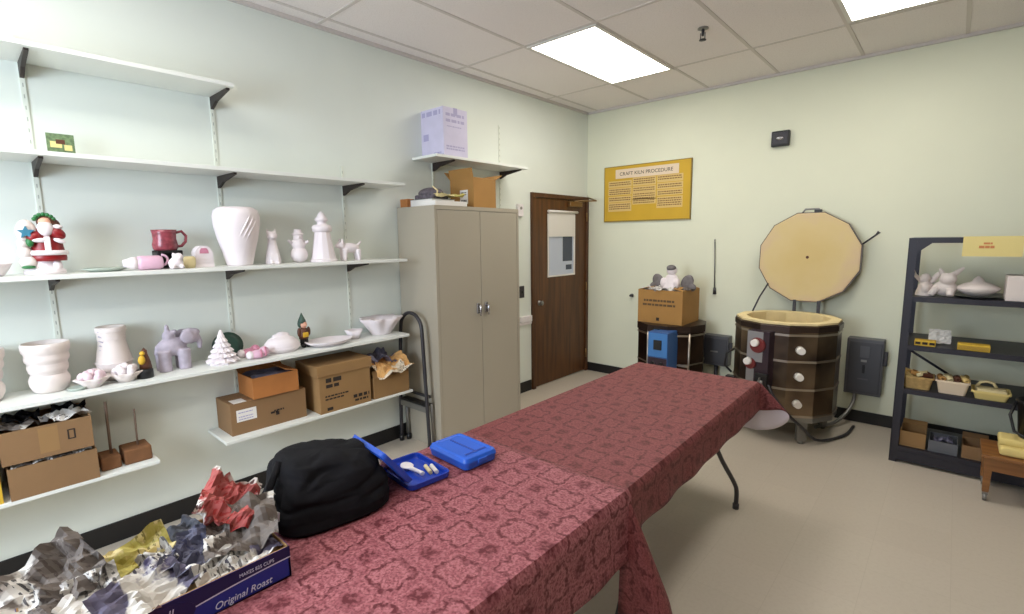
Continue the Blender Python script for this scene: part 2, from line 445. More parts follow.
# troffers
M['diffuser'] = emit('lit_diffuser', (1, .96, .88, 1), 11)
M['diffuser_dim'] = emit('lit_diffuser_dim', (1, .96, .88, 1), 3.2)
def troffer(x, y, label, mm):
    t = thing('ceiling_light', label, 'light', (x, y, H), 0, 'fluorescent ceiling troffers')
    fr = MB()
    for a in ((-.298, -.272, -.605, .605), (.272, .298, -.605, .605), (-.272, .272, -.605, -.58), (-.272, .272, .58, .605)):
        fr.box(*a, -.012, .0)
    fr.build('frame', M['troffer'], t)
    MB().box(-.272, .272, -.58, .58, -.010, -.004).build('diffuser', mm, t)
troffer(1.06, 3.60, 'bright white ceiling light panel above the far end of the burgundy table', M['diffuser'])
troffer(2.89, 3.53, 'bright white ceiling light panel cut by the top edge of the photo', M['diffuser'])
for x, y in ((1.06, -.05), (2.89, -.05)):  # out-of-view panels added as fill light
    troffer(x, y, 'added unseen ceiling light panel behind the camera, for fill', M['diffuser'])

sp = thing('fire_sprinkler', 'small dark fire sprinkler head hanging from the white ceiling tile', 'sprinkler', (1.843, 3.57, H))
MB().lathe([(0, 0), (.035, 0), (.036, -.006), (.02, -.010), (0, -.010)], 20).build('escutcheon', M['greymetal'], sp)
MB().cyl((0, 0, -.008), (0, 0, -.05), .011, .008).box(-.017, -.013, -.003, .003, -.075, -.03).box(.013, .017, -.003, .003, -.075, -.03).build('sprinkler_body', M['darkmetal'], sp)
MB().lathe([(0, -.072), (.022, -.073), (.024, -.078), (0, -.08)], 16).build('deflector', M['darkmetal'], sp)

# ------------------------------------------------------------------ door in the left wall
dr = thing('door_1', 'dark brown wooden door with a small shaded window', 'door', (0, 3.946, 0)); dr['kind'] = 'structure'
DW, DH = 1.035, 2.045
fb = MB()
fb.box(.0, .03, 0, .045, 0, DH, .003).box(0, .03, DW-.045, DW, 0, DH, .003).box(0, .03, .045, DW-.045, DH-.045, DH, .003)
fb.build('door_frame', M['frame'], dr)
MB().box(.0, .012, .047, .272, .012, DH-.047).box(0, .012, .768, DW-.047, .012, DH-.047).box(0, .012, .272, .768, .012, 1.175).box(0, .012, .272, .768, 1.835, DH-.047).build('door_slab', M['door'], dr)
lf = MB()
lf.box(.006, .020, .268, .284, 1.17, 1.84).box(.006, .020, .756, .772, 1.17, 1.84).box(.006, .020, .284, .756, 1.17, 1.186).box(.006, .020, .284, .756, 1.824, 1.84)
lf.build('window_frame', M['paper'], dr)
pn = MB().box(.0, .007, .284, .756, 1.186, 1.824).build('window_pane', M['pane'], dr)
MB().box(.007, .009, .55, .73, 1.33, 1.62).box(.007, .009, .61, .72, 1.235, 1.29).build('dark_view_patch', M['panedark'], pn)  # dark shapes of the room beyond, laid on the opaque pane
sh = MB(); sh.box(.021, .0225, .278, .765, 1.60, 1.86)
sh.build('paper_shade', M['paper'], dr)
MB().tube([(.03, .265, 1.865), (.03, .80, 1.865)], .014, 12).build('shade_roller', M['paper'], dr)
kb = MB().lathe([(0, 0), (.028, 0), (.028, .006), (.010, .010), (.010, .022), (.022, .028), (.026, .038), (.020, .046), (0, .048)], 20)
kb.build('door_knob', M['greymetal'], dr, (.012, .125, .91), (0, PI/2, 0))
cl = MB().box(.012, .06, .62, .86, 1.925, 1.98, .006)
cl.tube([(.055, .70, 1.985), (.20, .92, 1.99), (.055, .985, 2.035)], .008, 8)
cl.build('door_closer', M['brass'], dr)
for z in (.22, 1.02, 1.82):
    MB().cyl((.032, DW-.047, z-.05), (.032, DW-.047, z+.05), .007).build('hinge', M['brass'], dr)

# small fittings on the left wall by the door
s = thing('light_switch', 'dark light switch plate on the wall beside the brown door', 'switch', (0, 3.80, 1.05))
MB().box(0, .008, -.035, .035, -.06, .06, .003).build('switch_plate', M['darkmetal'], s)
MB().box(.008, .020, -.006, .006, -.012, .012, .002).build('toggle', M['black'], s)
rl = MB().box(0, .022, 3.45, 3.935, .71, .735, .004).box(0, .03, 3.76, 3.935, .735, .80, .006)
tag(rl.build('cable_raceway', M['plasticwhite']), 'white plastic raceway on the wall between tall cabinet and door', 'raceway')
th = thing('thermostat', 'small white thermostat on the wall above the cabinet corner, left of the door', 'thermostat', (0, 3.77, 1.86))
MB().box(0, .03, -.04, .04, -.06, .06, .006).build('thermostat_body', M['plasticwhite'], th)
MB().cyl((.03, .0, .02), (.036, 0, .02), .014).build('dial', M['greymetal'], th)

# ------------------------------------------------------------------ wall shelving, standards
def standard(y, z0, z1, label):
    t = thing('shelf_standard', label, 'shelf standard', (0, y, 0), 0, 'slotted shelf standards on the left wall')
    sl = MB().box(0, .006, -.0095, .0095, z0, z1); z = z0+.04
    while z < z1-.03:
        sl.box(.0055, .0068, -.002, .002, z, z+.017, mi=1); z += .05
    sl.build('channel', [M['standard'], M['slot']], t)
standard(.31, .36, 2.52, 'slotted wall strip behind the red-coated figurine, leftmost strip')
standard(1.09, .36, 2.46, 'slotted wall strip behind the big white vase')
standard(1.885, .36, 2.10, 'slotted wall strip right of the tall white tower figurine')
standard(2.70, 1.87, 2.62, 'slotted wall strip behind the lavender carton')
standard(3.50, 1.60, 2.62, 'slotted wall strip above the right end of the tall cabinet')

def wall_shelf(label, y0, y1, top, ys, depth=.30, thick=.02):
    t = thing('wall_shelf', label, 'shelf', (0, y0, top-thick), 0, 'white wall shelves on dark brackets')
    MB().box(.004, depth, 0, y1-y0, 0, thick, .002).build('shelf_board', M['shelf'], t)
    for y in ys:
        d = depth-.035
        MB().prism([(.007, 0), (d, 0), (d, -.010), (.09, -.036), (.03, -.060), (.007, -.066)], 'y', y-y0-.008, y-y0+.008).build('bracket', M['bracket'], t)
    return t
wall_shelf('empty white wall shelf, topmost on the left wall', -.7, 1.11, 2.424, (.31, 1.09))
wall_shelf('long white wall shelf holding only a small green picture card', -.9, 2.195, 1.984, (.31, 1.09, 1.885))
wall_shelf('long white wall shelf carrying the vase, the mug and the red-coated figurine', -.9, 2.19, 1.452, (.31, 1.09, 1.885))
wall_shelf('long white wall shelf just above the cardboard boxes, carrying the ribbed planters', -.9, 2.18, .905, (.31, 1.09, 1.885))
wall_shelf('low short white shelf under the row of cardboard boxes beside the step stool', .91, 2.19, .480, (1.09, 1.885), thick=.018)
wall_shelf('low white shelf end under two wooden blocks with upright sticks', -.9, .60, .49, (.31,), thick=.018)
wall_shelf('short white shelf high above the tall metal cabinet, under the lavender carton', 2.49, 3.56, 2.222, (2.70, 3.50))

# ------------------------------------------------------------------ tall cabinet
cb = thing('storage_cabinet', 'tall beige two-door metal storage cabinet against the left wall', 'cabinet', (.0, 2.322, 0))
CX, CY, CZ = .455, .915, 1.83
b = MB().box(.01, CX-.02, 0, CY, 0.0, CZ, .004)
b.box(CX-.022, CX, 0, .022, 0, CZ).box(CX-.022, CX, CY-.022, CY, 0, CZ).box(CX-.022, CX, .022, CY-.022, CZ-.03, CZ).box(CX-.022, CX, .022, CY-.022, 0, .065)
b.build('cabinet_body', M['cab'], cb)
for k, (a, bb) in enumerate(((.025, CY/2-.002), (CY/2+.002, CY-.025))):
    d = MB().box(CX-.016, CX-.001, a, bb, .068, CZ-.034, .003).build('door', M['cab'], cb)
    yy = CY/2-.045 if k == 0 else CY/2+.045
    hb = MB().box(CX-.001, CX+.012, yy-.014, yy+.014, 1.0, 1.085, .004)
    hb.tube([(CX+.012, yy, 1.06), (CX+.030, yy, 1.06), (CX+.032, yy, .985)], [.009, .009, .007], 8)
    hb.build('handle', M['chrome'], d)
# things on the cabinet
sb = MB().box(.04, .13, 2.335, 2.40, CZ, CZ+.062, .003)
tag(sb.build('small_carton', M['card3']), 'small orange-brown box on the back left corner of the cabinet top', 'box')
rb = thing('tissue_roll_pack', 'dark patterned bundle lying on a flat book on the cabinet top', 'bundle', (.24, 2.475, CZ+.055))
MB().ball((0, 0, .045), (.11, .085, .045)).box(-.10, .11, -.08, .08, 0, .035, .01).build('bundle_body', mat('dark_print', srgb(92, 84, 92), .6, var=.5, scale=35), rb)
MB().tube([(.105, -.03, .02), (.112, -.03, .06), (.06, -.03, .092)], .006).build('band', M['cream'], rb)
fb_ = thing('flat_book', 'flat grey book lying on the cabinet top under the dark bundle', 'book', (.25, 2.475, CZ))
MB().box(-.13, .13, -.11, .11, .004, .050, .002).build('pages', M['paper'], fb_)
MB().box(-.135, .135, -.115, .115, 0, .004).box(-.135, .135, -.115, .115, .050, .054).build('cover', M['greymetal'], fb_)
pst = [('white stack of paper pads on the cabinet top, left of the yellowed sheets', (.16, .335, 2.66, 2.735, 0, .085), 'paper'),]
ps = MB().box(.30, .44, 2.345, 2.66, CZ, CZ+.035, .003)
tag(ps.build('paper_stack', M['paper']), 'white paper stack under the yellowed sheets on the cabinet top', 'paper')
def crease(seed, w, h, amp, n=14, k=5, curl=.0):
    R = random.Random(seed); dirs = [(R.uniform(0, 2*PI), R.uniform(1.0, 3.0), R.uniform(0, 1), R.uniform(.3, 1)) for _ in range(k)]
    def f(u, v):
        z = 0; su = u-.5; sv = v-.5
        for a, fr, ph, am in dirs:
            t = (su*math.cos(a)+sv*math.sin(a))*fr+ph; t = abs((t % 1)-.5)*2
            z += am*t
        z *= amp/ sum(d[3] for d in dirs)
        nz = noise.noise_vector(Vector((u*4+seed, v*4, seed*.7)))
        x = su*w*(1-.12*abs(nz.x))+nz.x*.03*w; y = sv*h*(1-.12*abs(nz.y))+nz.y*.03*h
        z += curl*(su*su+sv*sv)*4*amp+amp*.30*(abs(noise.noise(Vector((u*4+seed, v*4, 3))))-abs(noise.noise(Vector((u*6, v*6+seed, 7)))))
        return (x, y, z+nz.z*.15*amp)
    return MB().grid(f, n, n, uvf=lambda a, b: (a*w*1.5+seed*.37, b*h*1.5+seed*.21), smooth=False)
o = crease(61, .13, .25, .045, 10, 4).build('folded_sheets', M['news_yellow'], None, (.36, 2.545, CZ+.058)); tag(o, 'yellowed crumpled sheets on the white paper stack on the cabinet top', 'paper')
bt = thing('cardboard_box', 'golden brown open cardboard box on the cabinet top beneath the lavender carton shelf', 'box', (.275, 2.885, CZ))
def open_box(t, sx, sy, sz, m, flaps=(), th=.005, inner=None):
    w = MB(); hx, hy = sx/2, sy/2
    w.box(-hx, hx, -hy, -hy+th, 0, sz).box(-hx, hx, hy-th, hy, 0, sz).box(-hx, -hx+th, -hy+th, hy-th, 0, sz).box(hx-th, hx, -hy+th, hy-th, 0, sz).box(-hx+th, hx-th, -hy+th, hy-th, 0, th)
    o = w.build('box_body', m, t)
    for side, ang, ln in flaps:
        fl = MB()
        if side in 'xX':
            sgn = 1 if side == 'X' else -1
            fl.box(0, ln, -hy+.002, hy-.002, -th/2, th/2)
            fl.build('flap', m, t, (sgn*(hx-th/2), 0, sz), (0, -ang if sgn > 0 else PI+ang, 0))
        else:
            sgn = 1 if side == 'Y' else -1
            fl.box(-hx+.002, hx-.002, 0, ln, -th/2, th/2)
            fl.build('flap', m, t, (0, sgn*(hy-th/2), sz), (ang if sgn > 0 else PI-ang, 0, 0))
    return o
open_box(bt, .27, .25, .225, M['card2'], (('X', PI*.93, .10), ('x', .75, .10), ('Y', .5, .09), ('y', 1.35, .08)))
MB().box(-.02, .07, -.1262, -.1252, .03, .14).build('shipping_label', M['paper'], bt)
pr = MB(); R = random.Random(3)
for z in (.115, .10, .055, .045): words(pr, lambda u, v, d: (u, -.1262-d, v), -.01, .055, z, .008, R)
pr.build('label_print', M['ink'], bt)

lb = thing('printed_carton', 'lavender printed carton on the high shelf above the tall cabinet', 'box', (.115, 2.722, 2.222))
MB().box(-.13, .15, -.125, .125, 0, .365, .003).build('carton_body', M['lavbox'], lb)
R = random.Random(5)
fx = lambda u, v, d: (.1504+d, u, v); fy = lambda u, v, d: (u, -.1254-d, v)
def printed(parent, face, u0, u1, v, h, m, R, name='printed_line', **k):
    b = MB(); words(b, face, u0, u1, v, h, R, **k); return b.build(name, m, parent)
for z, h in ((.30, .022), (.255, .022), (.07, .012), (.05, .012)): printed(lb, fx, -.10, .09, z, h, M['lavprint'], R)
printed(lb, fx, -.09, .06, .22, .008, M['lavprint'], R); printed(lb, fy, -.10, .12, .31, .035, M['lavprint'], R, wl=(.5, 1.2)); printed(lb, fy, -.09, .0, .13, .05, M['lavprint'], R, name='printed_emblem'); printed(lb, fy, .03, .12, .02, .014, M['lavprint'], R)
MB().box(-.13, .1502, -.02, .02, .3655, .366).box(.1500, .1506, -.02, .02, .31, .366).build('packing_tape', M['lavprint'], lb)

# step stool with a tall hoop handle beside the cabinet
ht = thing('step_stool', 'step stool with a tall black hoop handle between the wall shelves and the tall cabinet', 'step stool', (0, 2.245, 0))
hp = [(.055, 0, .02), (.062, 0, .3), (.075, 0, .6), (.10, 0, .88)]
for k in range(1, 8):
    a = PI-k*PI/8; hp.append((.232+.128*math.cos(a), 0, .92+.125*math.sin(a)))
hp += [(.362, 0, .90), (.378, 0, .6), (.394, 0, .3), (.408, 0, .02)]
MB().tube(spline(hp, 3), .014, 10).build('hoop_handle', M['darkmetal'], ht)
MB().box(.075, .385, -.012, .050, .300, .345, .004).build('step_frame', M['greymetal'], ht)
MB().box(.078, .382, -.010, .052, .345, .362, .003).build('step_tread', M['black'], ht)
MB().box(.085, .375, .035, .050, .40, .42, .002).build('cross_bar', M['darkmetal'], ht)
for x in (.075, .385):
    MB().tube([(x, .045, .36), (x, .055, .02)], .011, 8).build('rear_leg', M['greymetal'], ht)
for x, y in ((.055, 0), (.408, 0), (.075, .055), (.385, .055)):
    MB().lathe([(0, 0), (.019, 0), (.019, .045), (.0, .045)], 14, c=(x, y, 0)).build('rubber_foot', M['black'], ht)

# ------------------------------------------------------------------ boxes under the long shelf
def box_thing(name, label, x0, x1, y0, y1, z0):
    return thing(name, label, 'box', ((x0+x1)/2, (y0+y1)/2, z0))
A = box_thing('cardboard_box', 'brown cardboard box with a white shipping label, under the orange-brown box', .01, .235, .965, 1.405, .48)
open_box(A, .225, .44, .185, M['card4'], (('X', PI, .105), ('x', PI, .105)))
MB().box(.1126, .1132, -.19, -.08, .075, .145).box(.03, .1128, -.20, -.13, .1882, .189).build('shipping_label', M['paper'], A)
pr = MB(); R = random.Random(11)
fA = lambda u, v, d: (.1134+d, u, v)
for z in (.085, .10, .125): words(pr, fA, -.18, -.10, z, .006, R)
pr.build('label_print', M['lavprint'], A)
pr = MB()
for u, v, w, h in ((.0, .075, .05, .012), (.02, .085, .06, .010), (.03, .06, .02, .02), (.185, .08, .012, .045)): words(pr, fA, u, u+w, v, h, R)
pr.build('printed_mark', M['ink'], A)
Or = box_thing('cardboard_box', 'orange-brown cardboard box stacked on the box with the white label', .03, .25, 1.09, 1.36, .671)
open_box(Or, .22, .27, .125, M['card3'], (('x', .6, .06), ('Y', 2.9, .07)))
o = crease(70, .19, .24, .03, 8, 3).build('dark_wrapping', M['foil'], None, (.14, 1.225, .772)); tag(o, 'dark crumpled wrapping filling the orange-brown cardboard box', 'wrapping')
Bx = box_thing('storage_box', 'lidded brown cardboard storage box with dark printing, middle of the low shelf', .0, .29, 1.465, 1.845, .48)
Bx.location.x += .008
MB().box(-.14, .14, -.185, .185, 0, .255, .002).build('box_body', M['card'], Bx)
MB().box(-.147, .147, -.198, .198, .245, .315, .003).build('lid', M['card'], Bx)
R = random.Random(13); fB = lambda u, v, d: (.1406+d, u, v)
for u0, u1, v, h in ((-.14, -.03, .20, .028), (-.14, -.05, .165, .022), (.05, .17, .055, .022), (.06, .16, .03, .014), (-.15, .02, .105, .010), (-.15, -.02, .085, .010), (-.14, -.10, .015, .02)): printed(Bx, fB, u0, u1, v, h, M['ink'], R)
Cx = box_thing('cardboard_box', 'open cardboard box with crumpled foil, at the right end of the low shelf', .01, .29, 1.865, 2.165, .48)
open_box(Cx, .28, .30, .15, M['card'], (('X', 1.9, .05),))
o = crease(75, .25, .27, .15, 12, 5).build('crumpled_foil', M['foil'], None, (.13, 1.985, .66)); tag(o, 'dark crumpled foil in the open box beside the step stool', 'foil')
o = crease(76, .18, .30, .10, 12, 5).build('newspaper_sheet', M['news_tan'], None, (.25, 2.03, .655), (.12, .45, .1)); tag(o, 'crumpled tan and white newspaper over the rim of the foil-filled box', 'newspaper')

lo = box_thing('cardboard_box', 'brown cardboard box of wrapped pieces at the far left, bottom of the two stacked', .01, .30, .062, .362, .49)
open_box(lo, .29, .30, .142, M['card4'])
up = box_thing('cardboard_box', 'brown cardboard box with a hand hole at the far left, upper of two stacked', .005, .30, .05, .356, .650)
open_box(up, .295, .306, .145, M['card4'])
hh = MB()
for a in (0, 1): hh.box(.1475, .1482, .065+a*.022, .071+a*.022, .06, .10)
hh.box(.1475, .1482, .065, .093, .098, .103).box(.1475, .1482, .065, .093, .057, .062).build('hand_hole', M['ink'], up)
MB().box(.1475, .148, -.03, .035, .02, .135).build('tape_patch', M['card'], up)
ob = box_thing('cardboard_box', 'mustard yellow box end at the left edge of the photo beside the stacked boxes', .01, .29, -.28, .04, .49)
open_box(ob, .28, .32, .25, M['mustard'])
PL = []
for k, (x, y, z, mk, nm) in enumerate(((.10, .14, .80, 'blackcloth', 'd'), (.2, .10, .79, 'news_grey', 'n'), (.22, .28, .80, 'news_white', 'n'), (.12, .30, .80, 'blackcloth', 'd'))):
    o = crease(80+k, .15, .13, .055, 9, 4).build('wrapped_piece', M[mk], None, (x, y, z-.02), (0, 0, k)); PL.append(o)
tag(PL[0], 'black crumpled bag at the back left of the upper far-left box', 'bag'); tag(PL[1], 'grey newsprint wad at the front left of the upper far-left box', 'newspaper')
tag(PL[2], 'white paper wad at the front right of the upper far-left box', 'newspaper'); tag(PL[3], 'black crumpled bag at the back right of the upper far-left box', 'bag')
for k in range(4):
    o = crease(90+k, .06, .07, .02, 6, 3).build('wrapped_piece', M['news_white' if k % 2 else 'news_grey'], None, (.26, .11+k*.068, .622)); tag(o, ['grey paper wad showing in the gap between the two stacked boxes, leftmost', 'white paper wad in the gap between the two stacked boxes, left of centre', 'grey paper wad in the gap between the two stacked boxes, right of centre', 'white paper wad showing in the gap between the two stacked boxes, rightmost'][k], 'newspaper')
for k, (y0, y1, lab) in enumerate(((.376, .456, 'brown block with a taller upright stick beside the stacked boxes'), (.468, .582, 'brown block with a thin upright stick at the end of the low shelf'))):
    t = thing('dowel_stand', lab, 'stand', (.18, (y0+y1)/2, .49))
    hw = (y1-y0)/2
    MB().box(-.06, .07, -hw, hw, 0, .075 if k else .065, .008).build('block', M['cork'], t)
    MB().tube([(.015, .01, .05), (.015, .012, .33 if k == 0 else .265)], .006 if k == 0 else .0045, 8).build('dowel', M['stick'], t)
# ------------------------------------------------------------------ pottery on the shelves
S2, S3, S4 = 1.984, 1.452, .905
def rotm(ax, a): return Matrix.Rotation(a, 3, ax)

pc = thing('picture_card', 'small green picture card standing on the second shelf', 'card', (.10, .405, S2))
MB().box(0, .004, -.052, .046, 0, .108).build('card_back', M['sky'], pc)
im = MB().box(.0042, .0048, -.040, .0, .045, .072).box(.0042, .0048, .008, .036, .035, .06)
im.build('light_patch', M['yellowsign'], pc)
MB().box(.0042, .0050, -.02, .012, .062, .082).build('dark_patch', M['brown'], pc)

# shelf three
def wavy(n, a): return lambda ang, j, z: a*math.sin(n*ang)*(1 if j > 2 else 0)
sw = thing('bisque_dish', 'white swan-like bisque dish at the left photo edge beside the red-coated figurine', 'dish', (.16, .115, S3))
MB().lathe([(0, 0), (.035, 0), (.055, .03), (.066, .055), (.060, .055), (.045, .025), (0, .012)], 32, wave=wavy(8, .05)).build('bowl', M['bisque'], sw)
nb_ = MB(); nb_.tube([(0, -.03, .03), (0, -.05, .08), (0, -.035, .11), (0, -.015, .105)], [.018, .013, .012, .006], 10); nb_.build('neck', M['bisque'], sw)

sa = thing('santa_figurine', 'large ceramic figurine in red coat carrying a toy sack on the third shelf', 'figurine', (.15, .285, S3), -.08)
b = MB(); b.lathe([(0, 0), (.072, 0), (.072, .018), (.05, .03), (.045, .07), (0, .08)], 28, sx=.8)
b.ball((.012, -.008, .035), (.03, .02, .032)).ball((.012, .042, .035), (.03, .02, .032)).build('base', M['bisque'], sa)
b = MB(); b.lathe([(0, .06), (.062, .06), (.064, .075), (.056, .12), (.05, .17), (.036, .205), (0, .215)], 28, c=(0, .018, 0), sx=.8)
b.ball((.028, -.022, .168), (.028, .03, .024), rot=rotm('X', .5)).ball((.026, .055, .185), (.028, .034, .024), rot=rotm('X', -.7)); b.build('red_coat', M['red'], sa)
b = MB(); b.lathe([(.058, .088), (.069, .086), (.072, .097), (.067, .108), (.055, .106)], 28, c=(0, .018, 0), sx=.82)
b.box(.040, .056, .008, .030, .10, .17, .004).ball((.046, -.004, .153), (.014, .028, .010)).ball((.042, .060, .150), (.014, .022, .010), rot=rotm('X', -.4))
b.ball((.040, .018, .205), (.02, .028, .034)).ball((.03, .058, .212), (.02, .02, .012)); b.build('white_trim', M['bisque'], sa)
MB().ball((.03, .018, .232), (.022, .022, .022)).build('face', M['skin_g'], sa)
b = MB(); b.ball((.0, .026, .235), (.036, .036, .034)).ball((-.008, .050, .22), (.024, .022, .03)); b.build('hood', M['brown'], sa)
b = MB()
for k in range(7): b.ball((.022, .018+.034*math.cos(.4+k*.4), .236+.032*math.sin(.4+k*.4)), .009, 8)
b.ball((.036, -.038, .145), (.014, .014, .022)).ball((.044, -.052, .035), (.02, .024, .008)); b.build('green_holly', M['green_g'], sa)
b = MB(); b.ball((.01, -.045, .19), (.03, .036, .055)).ball((.012, -.058, .10), (.03, .026, .032)).ball((.02, -.06, .14), (.022, .022, .022)).ball((.02, -.05, .055), (.028, .032, .03)); b.build('toy_sack', M['bisquew'], sa)
st = MB(); pts = [((.030 if k % 2 == 0 else .014)*math.sin(k*PI/5), (.030 if k % 2 == 0 else .014)*math.cos(k*PI/5)) for k in range(10)]
st.prism([(-.046+p, .188+q) for p, q in pts], 'x', .03, .052); st.build('teal_star', M['blue_g'], sa)

pl = thing('oval_plate', 'flat pale grey-green oval plate on the third shelf right of the red-coated figurine', 'plate', (.15, .50, S3))
MB().lathe([(0, 0), (.055, 0), (.085, .012), (.09, .018), (.083, .016), (.055, .006), (0, .005)], 36, sx=.8).build('plate_body', M['paleplate'], pl)

pb = thing('pink_bottle', 'pink and white bottle-shaped vessel lying on its side below the maroon mug', 'bottle', (.20, .575, S3+.036), .02)
e = Matrix.Rotation(-PI/2, 4, 'X')
o = MB().lathe([(0, .04), (.030, .04), (.036, .06), (.036, .135), (.030, .15), (0, .152)], 28).build('bottle_body', M['pink'], pb); o.rotation_euler = (-PI/2, 0, 0)
o = MB().lathe([(0, -.012), (.018, -.012), (.020, .0), (.030, .02), (.031, .042), (.012, .044)], 28).build('bottle_neck', M['bisque'], pb); o.rotation_euler = (-PI/2, 0, 0)
MB().tube([(.0, .150+.026*math.sin(k*PI/8), .012+.026*math.cos(k*PI/8)) for k in range(9)], .006, 8).build('bottle_handle', M['pink'], pb)

bk = thing('black_stand', 'small black open stand carrying the maroon mug', 'stand', (.12, .772, S3))
MB().box(-.05, .05, -.058, -.040, 0, .095, .004).box(-.05, .05, .040, .058, 0, .095, .004).box(-.05, .05, -.058, .058, .082, .095, .004).box(-.05, -.04, -.05, .05, 0, .085).build('stand_body', M['black'], bk)
mg = thing('maroon_mug', 'speckled maroon mug with a looped handle on the small black stand', 'mug', (.12, .765, S3+.095))
MB().lathe([(0, 0), (.050, 0), (.056, .01), (.058, .03), (.052, .06), (.054, .09), (.058, .108), (.054, .108), (.048, .06), (.05, .012), (0, .008)], 36).build('mug_body', M['maroon'], mg)
MB().tube([(0, .05, .092), (0, .080, .100), (0, .100, .075), (0, .095, .045), (0, .075, .022), (0, .052, .02)], .0075, 10).build('mug_handle', M['maroon'], mg)
lf_ = MB()
lf_.ball((0, 0, .03), (.03, .034, .03)).ball((.012, .012, .062), .021).ball((.01, -.02, .014), (.03, .012, .014)).ball((.01, .02, .014), (.03, .012, .014)).ball((0, -.008, .07), (.008, .008, .016))
o = fuse(lf_.build('bisque_lamb', M['bisque'], None, (.25, .772, S3)), .004); tag(o, 'small white bisque animal in front of the black stand under the mug', 'figurine')
o = MB().lathe([(0, 0), (.022, 0), (.028, .02), (.028, .05), (.022, .062), (.02, .06), (.022, .02), (0, .01)], 24).build('votive_cup', M['cream'], None, (.2, .848, S3)); tag(o, 'small cream votive cup between the white animal and the arched white lantern', 'cup')
hs = thing('house_lantern', 'white arched bisque lantern house left of the big vase', 'lantern', (.16, .922, S3))
hb = MB(); prof = [(-.046, 0), (.046, 0), (.042, .07)]+[(.042*math.cos(a), .072+.045*math.sin(a)) for a in (.3, .7, 1.1, PI/2, 2.04, 2.44, 2.84)]+[(-.042, .07)]
hb.prism(prof, 'x', -.035, .035)
for z in (.03, .048, .066): hb.box(.034, .039, -.043, .043, z-.003, z+.003)
hb.build('lantern_body', M['bisque'], hs)
MB().prism([(-.022, .075), (.022, .075), (.02, .092), (.012, .104), (-.012, .104), (-.02, .092)], 'x', .034, .0375).build('window_opening', M['pinkdeep'], hs)

vs = thing('tall_vase', 'big white bisque vase with slanted leaf relief on the third shelf', 'vase', (.16, 1.112, S3))
MB().lathe([(0, 0), (.064, 0), (.068, .008), (.085, .08), (.106, .16), (.119, .23), (.121, .28), (.112, .312), (.090, .328), (.082, .330), (.078, .322), (.085, .30), (.05, .05), (0, .02)], 48).build('vase_body', M['bisque'], vs)
rv = MB()
def vr(z): return .068+(.119-.068)*min(1, (z-.01)/.22) if z < .23 else .121
for k in range(3):
    pts = []
    for i in range(9):
        t = i/8; z = .12+.14*t+k*.012; a = -.02+t*.62-k*.16
        pts.append(((vr(z)-.001)*math.cos(a), (vr(z)-.001)*math.sin(a), z))
    rv.tube(pts, [.002+.0045*math.sin(PI*i/8) for i in range(9)], 8)
rv.build('leaf_relief', M['bisque'], vs)

def ceramic(name, label, cat, loc, rz, fn, m='bisque', vox=.004, group=None):
    mb = MB(); fn(mb); o = fuse(mb.build(name, M[m], None, loc, (0, 0, rz)), vox, 4); tag(o, label, cat, group); return o
def cat(mb):
    mb.lathe([(0, 0), (.042, 0), (.044, .02), (.036, .07), (.026, .12), (.022, .15), (0, .16)], 20).ball((.012, -.0, .168), (.03, .03, .028)).ball((.035, 0, .160), (.014, .016, .012))
    for s in (-1, 1): mb.tube([(0, s*.018, .185), (.0, s*.024, .212)], [.011, .002], 8).ball((.03, s*.018, .03), (.014, .012, .03)).ball((.04, s*.018, .008), (.016, .012, .010))
ceramic('bisque_cat', 'white sitting bisque cat figurine just right of the big vase', 'figurine', (.16, 1.302, S3), -.2, cat)
def snowman(mb):
    mb.ball((0, 0, .05), .052).ball((0, 0, .112), .040).ball((0, 0, .160), .030).lathe([(0, .176), (.036, .176), (.036, .182), (.024, .183), (.022, .208), (0, .21)], 20).tube([(0, -.035, .118), (.02, -.062, .14)], [.012, .008]).tube([(0, .035, .118), (.02, .058, .135)], [.012, .008]).ball((.028, 0, .158), (.012, .006, .006)).lathe([(0, .13), (.036, .132), (.038, .142), (0, .146)], 20)
ceramic('bisque_snowman', 'white bisque snowman with hat, left of the tall white tower figurine', 'figurine', (.13, 1.478, S3), -.25, snowman)
tw = thing('tiered_tower', 'tall white bisque tiered tower with rounded cap on the third shelf', 'figurine', (.16, 1.626, S3))
MB().lathe([(0, 0), (.084, 0), (.086, .012), (.076, .02), (.066, .08), (.054, .15), (.048, .195), (.0, .2)], 12, smooth=False).build('tower_base', M['bisque'], tw)
MB().lathe([(.046, .19), (.060, .196), (.062, .222), (.052, .236), (.030, .24), (.028, .258), (.038, .262), (.04, .275), (.028, .288), (.02, .305), (.006, .322), (0, .324)], 28).build('tower_cap', M['bisque'], tw)
def dog(mb):
    mb.ball((0, .0, .085), (.032, .07, .034)).ball((0, -.065, .105), (.028, .03, .028)).ball((0, -.088, .10), (.016, .02, .014)).tube([(0, .06, .10), (0, .088, .13)], [.011, .006])
    for y in (-.045, .052):
        for x in (-.017, .017): mb.tube([(x, y, .075), (x, y*1.12, .0)], [.02, .013], 10)
    for s in (-1, 1): mb.tube([(s*.016, -.06, .125), (s*.020, -.066, .150)], [.010, .003])
ceramic('bisque_dog', 'white bisque four-legged animal at the right end of the third shelf', 'figurine', (.16, 1.818, S3), 0, dog)

